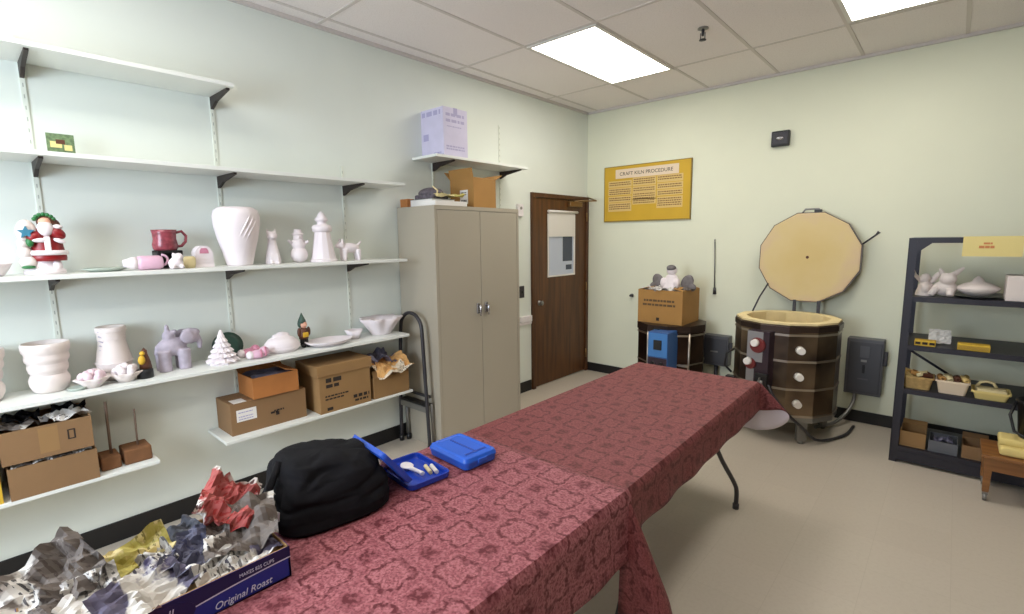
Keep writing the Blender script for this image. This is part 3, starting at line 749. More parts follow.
# shelf four
def planter(label, y, rnd):
    t = thing('ribbed_planter', label, 'planter', (.125, y, S4), rnd, 'ribbed planters')
    MB().lathe([(0, 0), (.050, 0), (.062, .012), (.072, .035), (.074, .06), (.066, .082), (.062, .088), (.070, .098), (.074, .118), (.071, .134), (.072, .140), (.079, .150), (.081, .166), (.078, .176), (.080, .184), (.086, .195), (.088, .218), (.085, .232), (.079, .232), (.074, .20), (.062, .13), (.064, .06), (0, .03)], 44).build('planter_body', M['bisquew'], t)
planter('white ribbed bisque planter, whole, standing on the long shelf above the stacked boxes', .250, 0)
planter('white ribbed bisque planter cut by the left edge of the photo', .03, 1)
o = MB().lathe([(0, 0), (.03, 0), (.04, .012), (.036, .013), (.026, .005), (0, .004)], 24).build('small_dish', M['paleplate'], None, (.20, .335, S4)); tag(o, 'small grey-green dish between the ribbed planter and the petal dishes', 'dish')

bo = thing('laced_boot', 'white bisque lace-up boot figurine behind the two petal dishes', 'figurine', (.09, .50, S4), 0)
b = MB(); b.lathe([(0, .0), (.066, 0), (.070, .06), (.076, .085), (.070, .12), (.060, .17), (.056, .20), (.060, .235), (.064, .262), (.058, .27), (.050, .262), (.046, .2), (0, .19)], 32)
b.ball((.0, -.055, .035), (.05, .065, .036))
for z, r in ((.088, .079), (.205, .059), (.245, .064)): b.lathe([(r-.006, z-.006), (r+.002, z), (r-.006, z+.006)], 32, wave=lambda a, j, z: .03*math.sin(14*a))
b.build('boot_body', M['bisquew'], bo)
lc = MB()
for k in range(7): lc.ball((.030, -.052+.0025*k, .10+.023*k), .005, 8).tube([(.040, -.035, .10+.023*k), (.028, -.056, .112+.023*k)], .003, 6)
lc.build('boot_lace', M['bisqueg'], bo)
def petal(label, x, y):
    t = thing('petal_dish', label, 'dish', (x, y, S4), 0, 'petal edged dishes')
    MB().lathe([(0, 0), (.03, 0), (.045, .02), (.066, .045), (.062, .048), (.040, .022), (0, .01)], 40, wave=lambda a, j, z: (.13*math.sin(7*a) if 2 < j < 5 else 0)).build('dish_body', M['bisquew'], t)
    p = MB(); R = random.Random(int(y*100))
    for k in range(9):
        a = k*2.4; q = .012*math.sqrt(k)
        p.ball((q*math.cos(a)*1.3, q*math.sin(a)*1.3, .040+.022*(1-k/9)+R.uniform(0, .01)), (.018, .018, .024), 10)
    p.build('petals', M['petalpink'] if y < .45 else M['bisque'], t)
petal('bisque dish of pinkish petals, left of the two before the laced boot', .20, .392)
petal('white bisque dish of petals, right of the two before the laced boot', .20, .520)
fg = thing('hooded_figurine', 'small brown hooded figurine on a black base between petal dish and grey animal', 'figurine', (.20, .600, S4))
MB().lathe([(0, 0), (.036, 0), (.036, .04), (.028, .048), (0, .048)], 16).build('figurine_base', M['black'], fg)
MB().lathe([(0, .045), (.028, .045), (.024, .08), (.014, .12), (.012, .14), (0, .155)], 16, c=(-.004, .006, 0)).build('brown_robe', M['brown'], fg)
MB().ball((.016, -.012, .095), (.013, .016, .024)).ball((.010, -.006, .128), .012).build('golden_front', M['yellow'], fg)
def ele(mb):
    mb.ball((0, -.02, .125), (.045, .072, .052)).ball((.0, .068, .172), (.044, .046, .044)).ball((.0, .09, .19), (.035, .03, .022)).tube([(.0, .10, .165), (0, .115, .13), (0, .112, .095)], [.02, .015, .010], 10)
    for y in (-.062, .028):
        for x in (-.024, .024): mb.tube([(x, y, .11), (x, y, .0)], [.032, .030], 12)
    for s in (-1, 1): mb.ball((s*.045, .045, .175), (.010, .034, .036))
    mb.ball((0, -.03, .185), (.026, .03, .032)).ball((0, -.035, .225), (.012, .012, .024)).ball((.01, -.005, .205), (.014, .016, .014)).tube([(0, -.085, .14), (0, -.10, .09)], [.009, .005])
ceramic('bisque_elephant', 'grey-lavender bisque elephant-like animal figurine on the shelf above the wooden blocks', 'figurine', (.12, .765, S4), 0, ele, 'bisqueg', .0045)
tr = thing('christmas_tree', 'small white bisque christmas tree in front of the dark green dish', 'figurine', (.18, .970, S4))
b = MB(); pf = [(0, 0), (.07, 0), (.07, .012)]
for k in range(6):
    r0 = .082*(1-k/6.4); z0 = .014+.027*k; pf += [(r0, z0), (r0*.97, z0+.006), (r0*.55, z0+.026)]
pf += [(.008, .183), (0, .196)]
b.lathe(pf, 30, smooth=False, wave=lambda a, j, z: .10*math.sin(10*a+j)); b.build('tree_body', M['bisque'], tr)
o = MB().lathe([(0, 0), (.05, 0), (.078, .012), (.082, .018), (.05, .008), (0, .007)], 36, sy=1.05).build('green_dish', M['dkgreen'], None, (.045, 1.04, S4+.068), (0, PI/2-.18, 0)); tag(o, 'dark green round dish propped against the wall behind the white tree', 'dish')
def bootie(label, y, x, z, c):
    t = thing('baby_bootie', label, 'figurine', (x, y, z), .0, 'pink and white booties')
    fuse(MB().ball((0, .0, .026), (.032, .054, .026)).ball((0, .035, .036), (.030, .028, .032)).build('bootie_body', M[c], t), .004)
    MB().ball((.0, -.045, .026), (.028, .022, .024)).build('white_toe', M['bisque'], t)
    MB().tube([(.032, .006, .012), (.033, .006, .035), (.018, .008, .053)], .006, 8).tube([(.030, .03, .015), (.031, .032, .038), (.016, .034, .066)], .006, 8).build('stripe', M['pinkdeep'], t)
bootie('pink and white striped bootie ornament, in front of the other, right of the white tree', 1.145, .225, S4, 'pink')
bootie('pink bootie ornament lying behind the striped one, right of the white tree', 1.13, .135, S4+.0, 'pinkdeep')
dm = thing('covered_dish', 'white bisque covered dish with a lumpy domed lid, left of the small gnome', 'dish', (.15, 1.318, S4))
MB().lathe([(0, 0), (.085, 0), (.104, .02), (.112, .035), (0, .04)], 36, sx=.8).build('dish_base', M['bisque'], dm)
fuse(MB().lathe([(0, .03), (.110, .034), (.10, .06), (.075, .085), (.03, .10), (0, .104)], 36, sx=.8).ball((0, -.0, .108), (.022, .034, .018)).ball((0, .03, .100), (.02, .02, .018)).ball((0, -.035, .096), (.02, .024, .018)).build('dish_lid', M['bisque'], dm), .004)
gn = thing('garden_gnome', 'small painted gnome figurine with a dark pointed hat, standing on the lower long shelf', 'figurine', (.13, 1.470, S4), .1)
MB().ball((.016, -.014, .012), (.024, .013, .012)).ball((.016, .016, .012), (.024, .013, .012)).cyl((0, -.013, .015), (0, -.010, .07), .014, .015).cyl((0, .015, .015), (0, .012, .07), .014, .015).build('dark_trousers', M['black'], gn)
MB().lathe([(0, .055), (.030, .055), (.031, .08), (.026, .12), (0, .135)], 18, sx=.8).ball((.004, -.032, .10), (.012, .012, .030)).ball((.004, .034, .10), (.012, .012, .030)).build('brown_coat', M['brown'], gn)
MB().box(.018, .028, -.018, .020, .066, .098, .004).build('yellow_apron', M['yellow'], gn)
MB().ball((.006, 0, .148), (.022, .022, .024)).ball((.030, 0, .145), .006, 8).build('face', M['skin_g'], gn)
MB().lathe([(0, .158), (.027, .158), (.023, .175), (.012, .20), (.002, .224), (0, .225)], 18, c=(-.004, -.004, 0)).ball((-.008, -.018, .15), (.018, .012, .024)).build('pointed_hat', M['dkgreen'], gn)
op = thing('oval_platter', 'shallow white oval platter right of the gnome', 'platter', (.19, 1.610, S4))
MB().lathe([(0, 0), (.10, 0), (.145, .022), (.158, .034), (.150, .034), (.10, .008), (0, .007)], 48, sx=.72).build('platter_body', M['bisque'], op)
o = MB().lathe([(0, 0), (.03, 0), (.058, .062), (.052, .064), (.02, .012), (0, .01)], 30, wave=lambda a, j, z: (.16*math.sin(5*a) if j > 1 else 0)).build('shell_dish', M['bisque'], None, (.15, 1.822, S4)); tag(o, 'small white shell dish between the oval platter and the ruffled bowl', 'dish')
rb_ = thing('ruffled_bowl', 'white ruffled bisque bowl at the right end of the lower long shelf', 'bowl', (.14, 2.045, S4))
MB().lathe([(0, 0), (.07, 0), (.078, .012), (.105, .05), (.125, .085), (.150, .118), (.146, .124), (.118, .09), (.095, .05), (0, .02)], 60, wave=lambda a, j, z: (.14*math.sin(7*a)*min(1, max(0, z-.02)/.09)), sx=.85).build('bowl_body', M['bisque'], rb_)

# ------------------------------------------------------------------ tables
def folding_table(label, x0, x1, y0, y1, ztop=.730):
    t = thing('folding_table', label, 'table', ((x0+x1)/2, (y0+y1)/2, 0), 0, 'folding tables under the burgundy cloths')
    hx, hy = (x1-x0)/2, (y1-y0)/2
    MB().box(-hx, hx, -hy, hy, ztop-.03, ztop, .008).build('tabletop', M['tabletop'], t)
    for s in (-1, 1):
        yy = s*(hy-(.145 if s > 0 else .05))
        for q in (-1, 1):
            x = q*(hx-.025)
            MB().tube(spline([(x*.80, yy-s*.36, ztop-.035), (x*.90, yy-s*.24, .42), (x*.98, yy-s*.05, .19), (x, yy, .11), (x, yy, .012)], 4), .0125, 10).lathe([(0, 0), (.018, 0), (.018, .03), (0, .03)], 12, c=(x, yy, 0)).build('leg', M['darkmetal'], t)
        MB().tube([(-hx+.06, yy-s*.30, .56), (hx-.06, yy-s*.30, .56)], .010, 8).build('leg_brace', M['darkmetal'], t)
folding_table('grey folding table under the farther burgundy cloth, bent leg showing', 1.70, 2.43, 1.46, 3.045)
folding_table('grey folding table under the nearer burgundy cloth', 1.705, 2.475, -.42, 1.405)

def drape_strip(mb, p0, p1, out, drop, uv0, uv1, uvout, nu, nv, amp, seed, splay=.10, hem=None):
    """cloth hanging from edge p0-p1; out = horizontal outward unit vector"""
    p0, p1, out = Vector(p0), Vector(p1), Vector(out); ln = (p1-p0).length
    def f(u, v):
        d = drop*(v if hem is None else v*(1+hem(u)))
        p = p0.lerp(p1, u); w = noise.noise(Vector((u*ln*5+seed, 0, seed)))*.6+.4*math.sin(u*ln*21+seed)
        o = .012*min(1, d/.012)+splay*d*.5+amp*w*v*v*math.sin(PI*min(1, max(0, u)))**.5
        return p+out*o+Vector((0, 0, -d))
    mb.grid(f, nu, nv, uvf=lambda u, v: (uv0[0]+(uv1[0]-uv0[0])*u+uvout[0]*drop*v, uv0[1]+(uv1[1]-uv0[1])*u+uvout[1]*drop*v))

def tablecloth(name, label, x0, x1, y0, y1, z, side, end0, end1, mm, seed, corners, xs=None, R=.16):
    mb = MB()
    top = lambda u, v: Vector((x0+(x1-x0)*u, y0+(y1-y0)*v, z+.0022*noise.noise(Vector((u*5+seed, v*9, seed)))*(1 if 0.02 < u < .98 and .01 < v < .99 else 0)))
    mb.grid(top, 22, 60, uvf=lambda u, v: (x0+(x1-x0)*u, y0+(y1-y0)*v))
    drape_strip(mb, (x1, y0, z), (x1, y1, z), (1, 0, 0), side, (x1, y0), (x1, y1), (1, 0), 60, 12, .014, seed)
    drape_strip(mb, (x0, y1, z), (x0, y0, z), (-1, 0, 0), side, (x0, y1), (x0, y0), (-1, 0), 60, 12, .014, seed+3)
    if end1: drape_strip(mb, (x1, y1, z), (x0, y1, z), (0, 1, 0), end1, (x1, y1), (x0, y1), (0, 1), 22, 12, .014, seed+5)
    if end0: drape_strip(mb, (x0, y0, z), (x1, y0, z), (0, -1, 0), end0, (x0, y0), (x1, y0), (0, -1), 22, 12, .004, seed+7)
    for (cx, cy, sx, sy, ex, ey, od, al, sep) in corners:
        od = Vector((od[0], od[1], 0)).normalized(); nrm = Vector((-od.y, od.x, 0))*(-sx*sy)      # the x side layer lies on the +nrm side
        def rho(th, ex=ex, ey=ey):
            c, s = max(math.cos(th), 1e-6), max(math.sin(th), 1e-6)
            m = min(ex/c, ey/s); rr = min(R, ex*.9, ey*.9); px, py = m*c, m*s
            if px > ex-rr and py > ey-rr:
                A, B, qx, qy = 1, -2*(c*(ex-rr)+s*(ey-rr)), ex-rr, ey-rr
                m = (-B+math.sqrt(max(0, B*B-4*(qx*qx+qy*qy-rr*rr))))/2
            return m
        def f(u, v, cx=cx, cy=cy, od=od, al=al, sep=sep, nrm=nrm, sx=sx, sy=sy):
            th = u*PI/2; q = rho(th)*v; a = math.radians(al)*math.sin(2*th)**.8
            base = Vector((cx+sx*(.012*min(1, q/.012)+.05*q)*math.cos(th), cy+sy*(.012*min(1, q/.012)+.05*q)*math.sin(th), z))
            return base+od*(q*math.sin(a))+Vector((0, 0, -q*math.cos(a)))+nrm*(sep*q*math.sin(4*th))
        mb.grid(f, 28, 12, uvf=lambda u, v, cx=cx, cy=cy, sx=sx, sy=sy: (cx+sx*rho(u*PI/2)*v*math.cos(u*PI/2), cy+sy*rho(u*PI/2)*v*math.sin(u*PI/2)))
    o = mb.build(name, [mm, M['backing']], None, merge=.0015, sharp=.75)
    if xs:
        for v in o.data.vertices: v.co.x += xs(v.co.y, v.co.x)
    # outside up: the top faces must look up, the lining goes to the inner side
    if sum(p.normal.z*p.area for p in o.data.polygons if p.center.z > z-.004) < 0: o.data.flip_normals()
    so = o.modifiers.new('thickness', 'SOLIDIFY'); so.thickness = .0022; so.offset = 1; so.material_offset = 1; so.material_offset_rim = 0
    return o
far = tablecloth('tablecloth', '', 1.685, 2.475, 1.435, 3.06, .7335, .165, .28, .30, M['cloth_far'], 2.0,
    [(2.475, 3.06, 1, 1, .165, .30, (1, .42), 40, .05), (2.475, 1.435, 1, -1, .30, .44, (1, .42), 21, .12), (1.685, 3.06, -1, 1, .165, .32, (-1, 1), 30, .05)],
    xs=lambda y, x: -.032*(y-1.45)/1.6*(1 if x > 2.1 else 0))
tag(far, 'burgundy damask tablecloth on the farther table, white lining at its hanging corner', 'tablecloth', 'burgundy tablecloths')
near = tablecloth('tablecloth', '', 1.695, 2.482, -.44, 1.44, .7385, .235, 0, 0, M['cloth'], 5.0, [])
tag(near, 'burgundy damask tablecloth on the nearer table, under the bag and blue cases', 'tablecloth', 'burgundy tablecloths')
TT = .7415

# newspaper-filled tray
tb = thing('coffee_carton_tray', 'cut-down blue coffee carton full of crumpled newspaper on the near table', 'box', (1.895, .250, TT), 0)
hx, hy, hz = .155, .240, .082
w = MB().box(-hx, hx, -hy, hy, 0, .004).box(-hx+.001, -hx+.005, -hy, hy, 0, hz).box(hx-.005, hx-.001, -hy, hy, 0, hz).box(-hx, hx, -hy+.001, -hy+.005, 0, hz).box(-hx, hx, hy-.005, hy-.001, 0, hz)
w.build('carton_inside', M['card'], tb)
MB().box(hx-.001, hx, -hy, hy, 0, hz).box(-hx, hx, hy-.001, hy, 0, hz).box(-hx, -hx+.001, -hy, hy, 0, hz).box(-hx, hx, -hy, -hy+.001, 0, hz).build('carton_outside', M['boxblue2'], tb)
tp = MB(); n = 24
def band(mb, zlo, zhi, d, y0=-hy, y1=hy):
    for k in range(n):
        a, b_ = y0+(y1-y0)*k/n, y0+(y1-y0)*(k+1)/n
        vs = [mb.bm.verts.new((hx+d, a, zlo(a))), mb.bm.verts.new((hx+d, b_, zlo(b_))), mb.bm.verts.new((hx+d, b_, zhi(b_))), mb.bm.verts.new((hx+d, a, zhi(a)))]
        mb.bm.faces.new(vs)
curve = lambda y: .032+.022*(1-((hy-y)/.30)**2)
band(tp, lambda y: max(.002, curve(y)), lambda y: hz, .0004); tp.build('dark_band', M['boxblue'], tb)
tp = MB(); band(tp, lambda y: max(.001, curve(y)-.0022), lambda y: max(.004, curve(y)+.0012), .0008, .02, hy); tp.build('white_line', M['printwhite'], tb)
RX = (PI/2, 0, PI/2)
text('print_product', 'Original Roast', .024, M['printwhite'], tb, (hx+.0009, .063, .010), RX, .92, shear=.25)
text('print_top_line', 'MAKES 825 CUPS', .0125, M['printwhite'], tb, (hx+.0009, .120, .060), RX, .86)
em = MB(); em.prism([(-.047+.075*math.cos(a), .042+.036*math.sin(a)) for a in [k*PI/14 for k in range(28)]], 'x', hx, hx+.0012); em.build('emblem', M['boxblue'], tb)
text('print_brand', 'Maxwell', .026, M['printwhite'], tb, (hx+.0014, -.101, .044), RX, 1.0, shear=.2)
text('print_brand', 'House', .026, M['printwhite'], tb, (hx+.0014, -.087, .018), RX, 1.0, shear=.2)

NW = [ # x, y, z, w, h, amp, rx, ry, rz, mat, label
 (1.805, .095, .818, .17, .17, .13, .5, .35, .3, 'news_grey', 'grey crumpled newspaper wad at the left end of the blue carton tray'),
 (1.880, .135, .818, .11, .10, .06, .3, .9, .1, 'news_white', 'plain white sheet fold beside the grey wad, left half of the tray'),
 (1.800, .220, .797, .12, .17, .08, .2, .55, .2, 'news_yellow', 'yellowish crumpled sheet at the back of the carton tray'),
 (1.970, .200, .800, .13, .17, .09, .1, .35, .5, 'news_ink', 'blue and white printed newspaper wad at the front of the tray'),
 (1.925, .295, .800, .11, .14, .08, -.1, .3, .9, 'news_blue', 'dull blue newspaper sheet in the middle of the carton tray'),
 (1.785, .335, .812, .09, .09, .06, .4, .2, .3, 'news_dark', 'dark grey crumpled sheet at the back of the tray'),
 (1.820, .410, .862, .14, .16, .13, .35, .45, 1.1, 'news_red', 'red printed newspaper wad standing highest at the back of the tray'),
 (1.915, .435, .838, .16, .17, .08, .15, .40, -.3, 'news_grey', 'large white and brown newspaper sheet at the tray end next to the black bag'),
 (1.985, .345, .800, .08, .12, .06, .0, .4, .2, 'news_white', 'white crumpled newspaper at the middle of the printed tray edge'),
 (1.990, .425, .800, .075, .12, .06, .2, .3, .2, 'news_ink', 'small printed newspaper wad at the front right corner of the tray'),
 (1.860, .265, .812, .07, .07, .07, .4, .4, .2, 'news_white', 'small white paper ball between the yellowish sheet and the dull blue one'),
 (1.865, .365, .820, .10, .13, .06, .1, .5, -.2, 'news_blue', 'dark blue newspaper fold just below the red wad'),
 (1.955, .095, .795, .14, .15, .07, .1, .3, .9, 'news_ink', 'flattened printed newsprint at the front left of the carton tray'),
]
for k, (x, y, z, w_, h_, am, rx, ry, rz, mk, lab) in enumerate(NW):
    o = crease(200+k*7, w_, h_, am*.85, 15, 5, .12).build('newspaper_sheet', M[mk], None, (x, y, z-.012), (rx, ry, rz)); tag(o, lab, 'newspaper', 'crumpled newspapers in the carton tray')

# black bag
bg = thing('black_bag', 'black soft fabric bag lying on the near table beside the carton tray', 'bag', (1.800, .722, TT), -.147)
BP = [(0, .90, 0), (.03, 1.0, .012), (.25, 1.02, .05), (.50, .97, .11), (.70, .87, .165), (.84, .76, .198), (.94, .62, .213), (1, .0, .217)]
def bagf(u, v):
    a = 2*PI*u; sgp = lambda c, e: math.copysign(abs(c)**e, c)
    for (t0, r0, z0), (t1, r1, z1) in zip(BP, BP[1:]):
        if v <= t1: break
    q = (v-t0)/(t1-t0); rad = r0+(r1-r0)*q; z = z0+(z1-z0)*q
    cx, cy = sgp(math.cos(a), .55), sgp(math.sin(a), .55)
    z *= .93-.13*(cy*rad+1)/2
    top = z/.217
    x = cx*rad*.160*(1-.18*top)-.015*top; y = cy*rad*.176+.006*top
    fo_ = abs(noise.noise(Vector((x*8+cy, y*6, top*3)))); f2 = abs(noise.noise(Vector((x*5+4, y*14, top*2+9))))
    w_ = (.010*noise.noise(Vector((x*10, y*10, top*3)))-.05*max(0, .16-fo_)-.03*max(0, .12-f2))*min(1, v*5)
    return Vector((x+cx*w_, y+cy*w_, max(0, z+w_*(.8 if top > .6 else .1))))
MB().grid(bagf, 84, 44).build('bag_body', M['blackcloth'], bg, merge=.0008)
MB().tube([(.09, -.165, .03), (.085, -.180, .08), (.05, -.178, .135), (.0, -.135, .185)], .011, 8).build('strap', M['blackcloth'], bg)
MB().box(-.022, .022, -.001, .001, -.015, .015).build('white_tag', M['paper'], bg, (.105, -.186, .085), (.1, .2, .6))
MB().box(-.014, .014, -.001, .001, -.004, .004).build('zip_pull', M['greymetal'], bg, (.085, -.180, .130), (.1, -.8, .6))

# blue plastic cases
def rr(hx, hy, r, n=5):
    P = []
    for sx, sy, a0 in ((1, 1, 0), (-1, 1, PI/2), (-1, -1, PI), (1, -1, 1.5*PI)):
        for k in range(n+1):
            a = a0+k*PI/2/n; P.append((sx*(hx-r)+r*math.cos(a), sy*(hy-r)+r*math.sin(a)))
    return P
def shell(mb, hx, hy, r, prof, close=True):
    rings = []
    for off, z in prof:
        rings.append([mb.bm.verts.new((x, y, z)) for x, y in rr(hx-off, hy-off, max(.004, r-off*.5))])
    n = len(rings[0])
    for a, b in zip(rings, rings[1:]):
        for k in range(n):
            f = mb.bm.faces.new((a[k], a[(k+1) % n], b[(k+1) % n], b[k])); f.smooth = False
    mb.bm.faces.new(rings[0][::-1])
    if close: mb.bm.faces.new(rings[-1])
    return mb
cc = thing('blue_case', 'closed bright blue plastic case on the burgundy cloth, right of the open one', 'case', (1.872, 1.247, TT), -.06)
shell(MB(), .115, .080, .022, [(.010, 0), (.002, .006), (0, .024), (.0, .026)]).build('case_base', M['bluecase'], cc)
shell(MB(), .117, .082, .022, [(0, .0262), (0, .034), (.006, .046), (.014, .050), (.024, .050), (.027, .047)]).build('case_lid', M['bluecase'], cc)
MB().box(.112, .121, -.022, .022, .018, .036, .002).build('latch', M['bluecase'], cc)
MB().box(-.075, .075, -.004, .004, .0468, .0495, .001).box(.072, .082, -.05, .05, .0468, .0495, .001).build('lid_rib', M['blueclear'], cc)
oc = thing('blue_case', 'open dark blue plastic case with white utensils inside, leaning on the black bag', 'case', (1.842, 1.035, TT), -.10)
shell(MB(), .115, .085, .022, [(.010, 0), (.002, .005), (0, .024), (.006, .024), (.010, .008), (.012, .005)]).build('case_base', M['blueopen'], oc)
ld = shell(MB(), .115, .085, .022, [(.010, 0), (.002, .004), (0, .020), (.005, .020), (.010, .006), (.012, .004)])
o = ld.build('case_lid', M['blueclear'], oc)
o.matrix_local = Matrix.Translation((0, -.083, .026)) @ Matrix.Rotation(-math.radians(52), 4, 'X') @ Matrix.Translation((0, -.085, 0))
for x in (-.06, .06): MB().cyl((x-.015, -.086, .026), (x+.015, -.086, .026), .004).build('hinge', M['blueopen'], oc)
sp_ = MB().ball((0, 0, .008), (.032, .024, .006)).tube([(.028, .0, .008), (.08, .008, .010), (.10, .01, .010)], [.008, .007, .009], 10)
o = fuse(sp_.build('plastic_scoop', M['plasticwhite'], None, (1.80, 1.035, TT+.012), (0, 0, -.15)), .003, 3); tag(o, 'white plastic scoop lying in the open blue case', 'scoop')
for k, (x, y, c) in enumerate(((1.872, 1.075, 'cream'), (1.886, 1.092, 'paper'))):
    o = MB().tube([(-.03, 0, 0), (.03, .0, 0)], .0075, 10).build('white_tube', M[c], None, (x, y, TT+.0135), (0, 0, -.35)); tag(o, ['cream tube beside the white scoop in the open blue case', 'white tube nearest the right edge of the open blue case'][k], 'tube')
# ------------------------------------------------------------------ back wall fittings
po = thing('notice_board', 'mustard yellow notice board with a white title strip on the back wall', 'notice board', (.733, L-.001, 2.055))
MB().box(-.498, .498, -.014, 0, -.30, .30, .001).build('board', M['mustard'], po)
ed = MB().box(-.498, .498, -.016, -.0, .292, .30).box(-.498, .498, -.016, 0, -.30, -.288).box(.486, .498, -.016, 0, -.288, .292).box(-.498, -.488, -.016, 0, -.288, .292)
ed.build('board_edge', M['gold'], po)
MB().box(-.355, .365, -.0165, -.014, .165, .262).build('title_strip', M['strip2'], po)
text('print_title', 'CRAFT KILN PROCEDURE', .052, M['ink'], po, (-.305, -.0168, .195), (PI/2, 0, 0), 1.02)
R = random.Random(21)
for (u0, u1, rows, m0) in ((-.43, -.17, ((.085, .13), (.0, .055), (-.075, -.035), (-.175, -.105)), 0), (-.135, .11, ((.085, .15), (.02, .055), (-.06, -.005), (-.11, -.075)), 0), (.145, .40, ((.10, .15), (.03, .07), (-.035, .0), (-.16, -.07)), 1)):
    for a, b_ in rows:
        st_ = MB(); st_.box(u0-.012, u1+.012, -.0158, -.014, a-.012, b_+.012)
        z = b_-.014
        while z > a-.006:
            words(st_, lambda u, v, d: (u, -.0159-d, v), u0, u1, z, .011, R, mi=1); z -= .022
        st_.build('text_strip', [M['strip'], M['tanink']], po)

al = thing('alarm_horn', 'small dark alarm horn high on the back wall above the kiln lid', 'alarm', (2.018, L, 2.425))
MB().box(-.072, .072, -.045, 0, -.066, .066, .008).build('horn_housing', M['black'], al)
MB().box(-.062, .062, -.052, -.044, -.05, .05, .004).box(-.05, .05, -.0535, -.05, .028, .034).box(-.05, .05, -.0535, -.05, .040, .046).build('horn_grille', M['darkmetal'], al)
MB().ball((-.0, -.05, 0), (.034, .018, .018)).build('strobe_lens', M['chrome'], al)
MB().box(-.082, -.06, -.035, -.0, .02, .062, .004).build('white_tab', M['paper'], al)
rd = thing('metal_rod', 'thin metal rod with a hook hanging on the back wall left of the kiln lid', 'rod', (1.49, L, 1.28))
MB().tube([(-.008, -.012, .245), (-.008, -.022, .262), (-.008, -.012, .272), (-.008, -.004, .262)], .004).cyl((-.008, -.012, .25), (.008, -.012, -.22), .006, .006).build('rod_shaft', M['greymetal'], rd)
MB().cyl((.008, -.012, -.20), (.010, -.012, -.265), .012, .017).build('rod_tip', M['darkmetal'], rd)
hk = thing('wall_hook', 'small dark wall hook on the back wall, left of the carton-topped small kiln', 'hook', (.60, L, .945))
MB().cyl((0, 0, 0), (0, -.02, 0), .018).build('hook_plate', M['greymetal'], hk)
MB().tube([(0, -.02, 0), (.0, -.05, 0), (.035, -.06, .0)], [.012, .012, .014]).build('hook_knob', M['darkmetal'], hk)

def disconnect(label, x0, x1, z0, z1, cond):
    t = thing('disconnect_box', label, 'electrical box', ((x0+x1)/2, L, z0), 0, 'grey electrical boxes on the back wall')
    hx, h = (x1-x0)/2, z1-z0
    MB().box(-hx, hx, -.11, 0, 0, h, .006).build('box_body', M['elbox'], t)
    MB().box(-hx+.018, hx-.012, -.118, -.108, .02, h-.025, .004).build('box_door', M['elbox2'], t)
    hl = MB().box(hx-.004, hx+.025, -.085, -.055, h*.55, h*.80, .004); hl.build('handle', M['darkmetal'], t)
    if cond == 'big':
        MB().box(-.03, .035, -.124, -.117, h*.68, h*.88, .003).box(-.035, .035, -.124, -.117, h*.28, h*.30).build('raised_plate', M['elbox'], t)
        MB().box(-.008, .010, -.132, -.117, h*.40, h*.55, .003).build('latch', M['black'], t)
        MB().box(-.02, .02, -.1255, -.1235, h*.60, h*.64).build('label_plate', M['greymetal'], t)
    else:
        MB().box(-.04, .03, -.122, -.117, h*.45, h*.50).build('label_plate', M['greymetal'], t)
    return t
d1 = disconnect('grey electrical disconnect box on the back wall between big kiln and metal rack', 2.635, 2.885, .268, .735, 'big')
MB().tube(spline([(-.05, -.055, .005), (-.055, -.08, -.08), (-.09, -.16, -.17), (-.16, -.28, -.235), (-.26, -.42, -.25)]), .014, 10).build('flexible_conduit', M['greymetal'], d1)
d2 = disconnect('small dark electrical box on the back wall between the two kilns', 1.44, 1.685, .325, .62, 'small')
MB().tube([(.0, -.06, .005), (.0, -.06, -.12), (-.03, -.07, -.28)], .018, 10).build('flexible_conduit', M['darkmetal'], d2)

# ------------------------------------------------------------------ kilns
def ngon(r, n, a0=0): return [(r*math.cos(a0+2*PI*k/n), r*math.sin(a0+2*PI*k/n)) for k in range(n)]
def ring(mb, n, ro, ri, z0, z1, a0):
    mb.lathe([(ri, z0), (ro, z0), (ro, z1), (ri, z1), (ri, z0)], n, smooth=False, a0=a0)
    return mb
KA = PI/12
def face_m(n, deg, r, z, t=0):              # matrix at the middle of a side: local x along the side, -y outwards, z up
    a = math.radians(deg); ap = r*math.cos(PI/n)+t
    return Matrix.Translation((ap*math.cos(a), ap*math.sin(a), z)) @ Matrix.Rotation(a+PI/2, 4, 'Z')
kl = thing('pottery_kiln', 'large open round pottery kiln with its brick lid raised, by the far wall', 'kiln', (2.275, 4.445, 0))
RK = .378
ring(MB(), 12, RK, RK-.075, .215, .918, KA).build('steel_jacket', M['kiln'], kl)
ring(MB(), 12, RK-.004, RK-.078, .905, .932, KA).lathe([(RK-.076, .93), (RK-.076, .30), (0, .30)], 12, smooth=False, a0=KA).build('brick_lining', M['brickin'], kl)
ring(MB(), 12, RK+.008, RK-.002, .868, .908, KA).build('top_band', M['kilndark'], kl)
bm_ = MB()
for z in (.845, .645, .430, .222): ring(bm_, 12, RK+.006, RK-.002, z-.008, z+.008, KA)
bm_.build('steel_bands', M['band'], kl)
ring(MB(), 12, RK+.004, .01, .175, .215, KA).build('floor_pan', M['greymetal'], kl)
for deg in (-53, 37, 127, 217):
    a = math.radians(deg); x, y = .33*math.cos(a), .33*math.sin(a)
    MB().box(-.035, .035, -.02, .02, .02, .18, .003, xf=Matrix.Translation((x, y, 0)) @ Matrix.Rotation(a+PI/2, 4, 'Z')).cyl((x, y, 0), (x, y, .025), .022, .022).build('leg', M['greymetal'], kl)
for z in (.735, .535, .325):
    m4 = face_m(12, -60, RK, z)
    b = MB().tube([(-.02, 0, 0), (-.02, -.05, 0)], [.030, .026], 14)
    bmesh.ops.transform(b.bm, matrix=m4, verts=b.bm.verts); b.build('peephole_plug', M['plug'], kl)
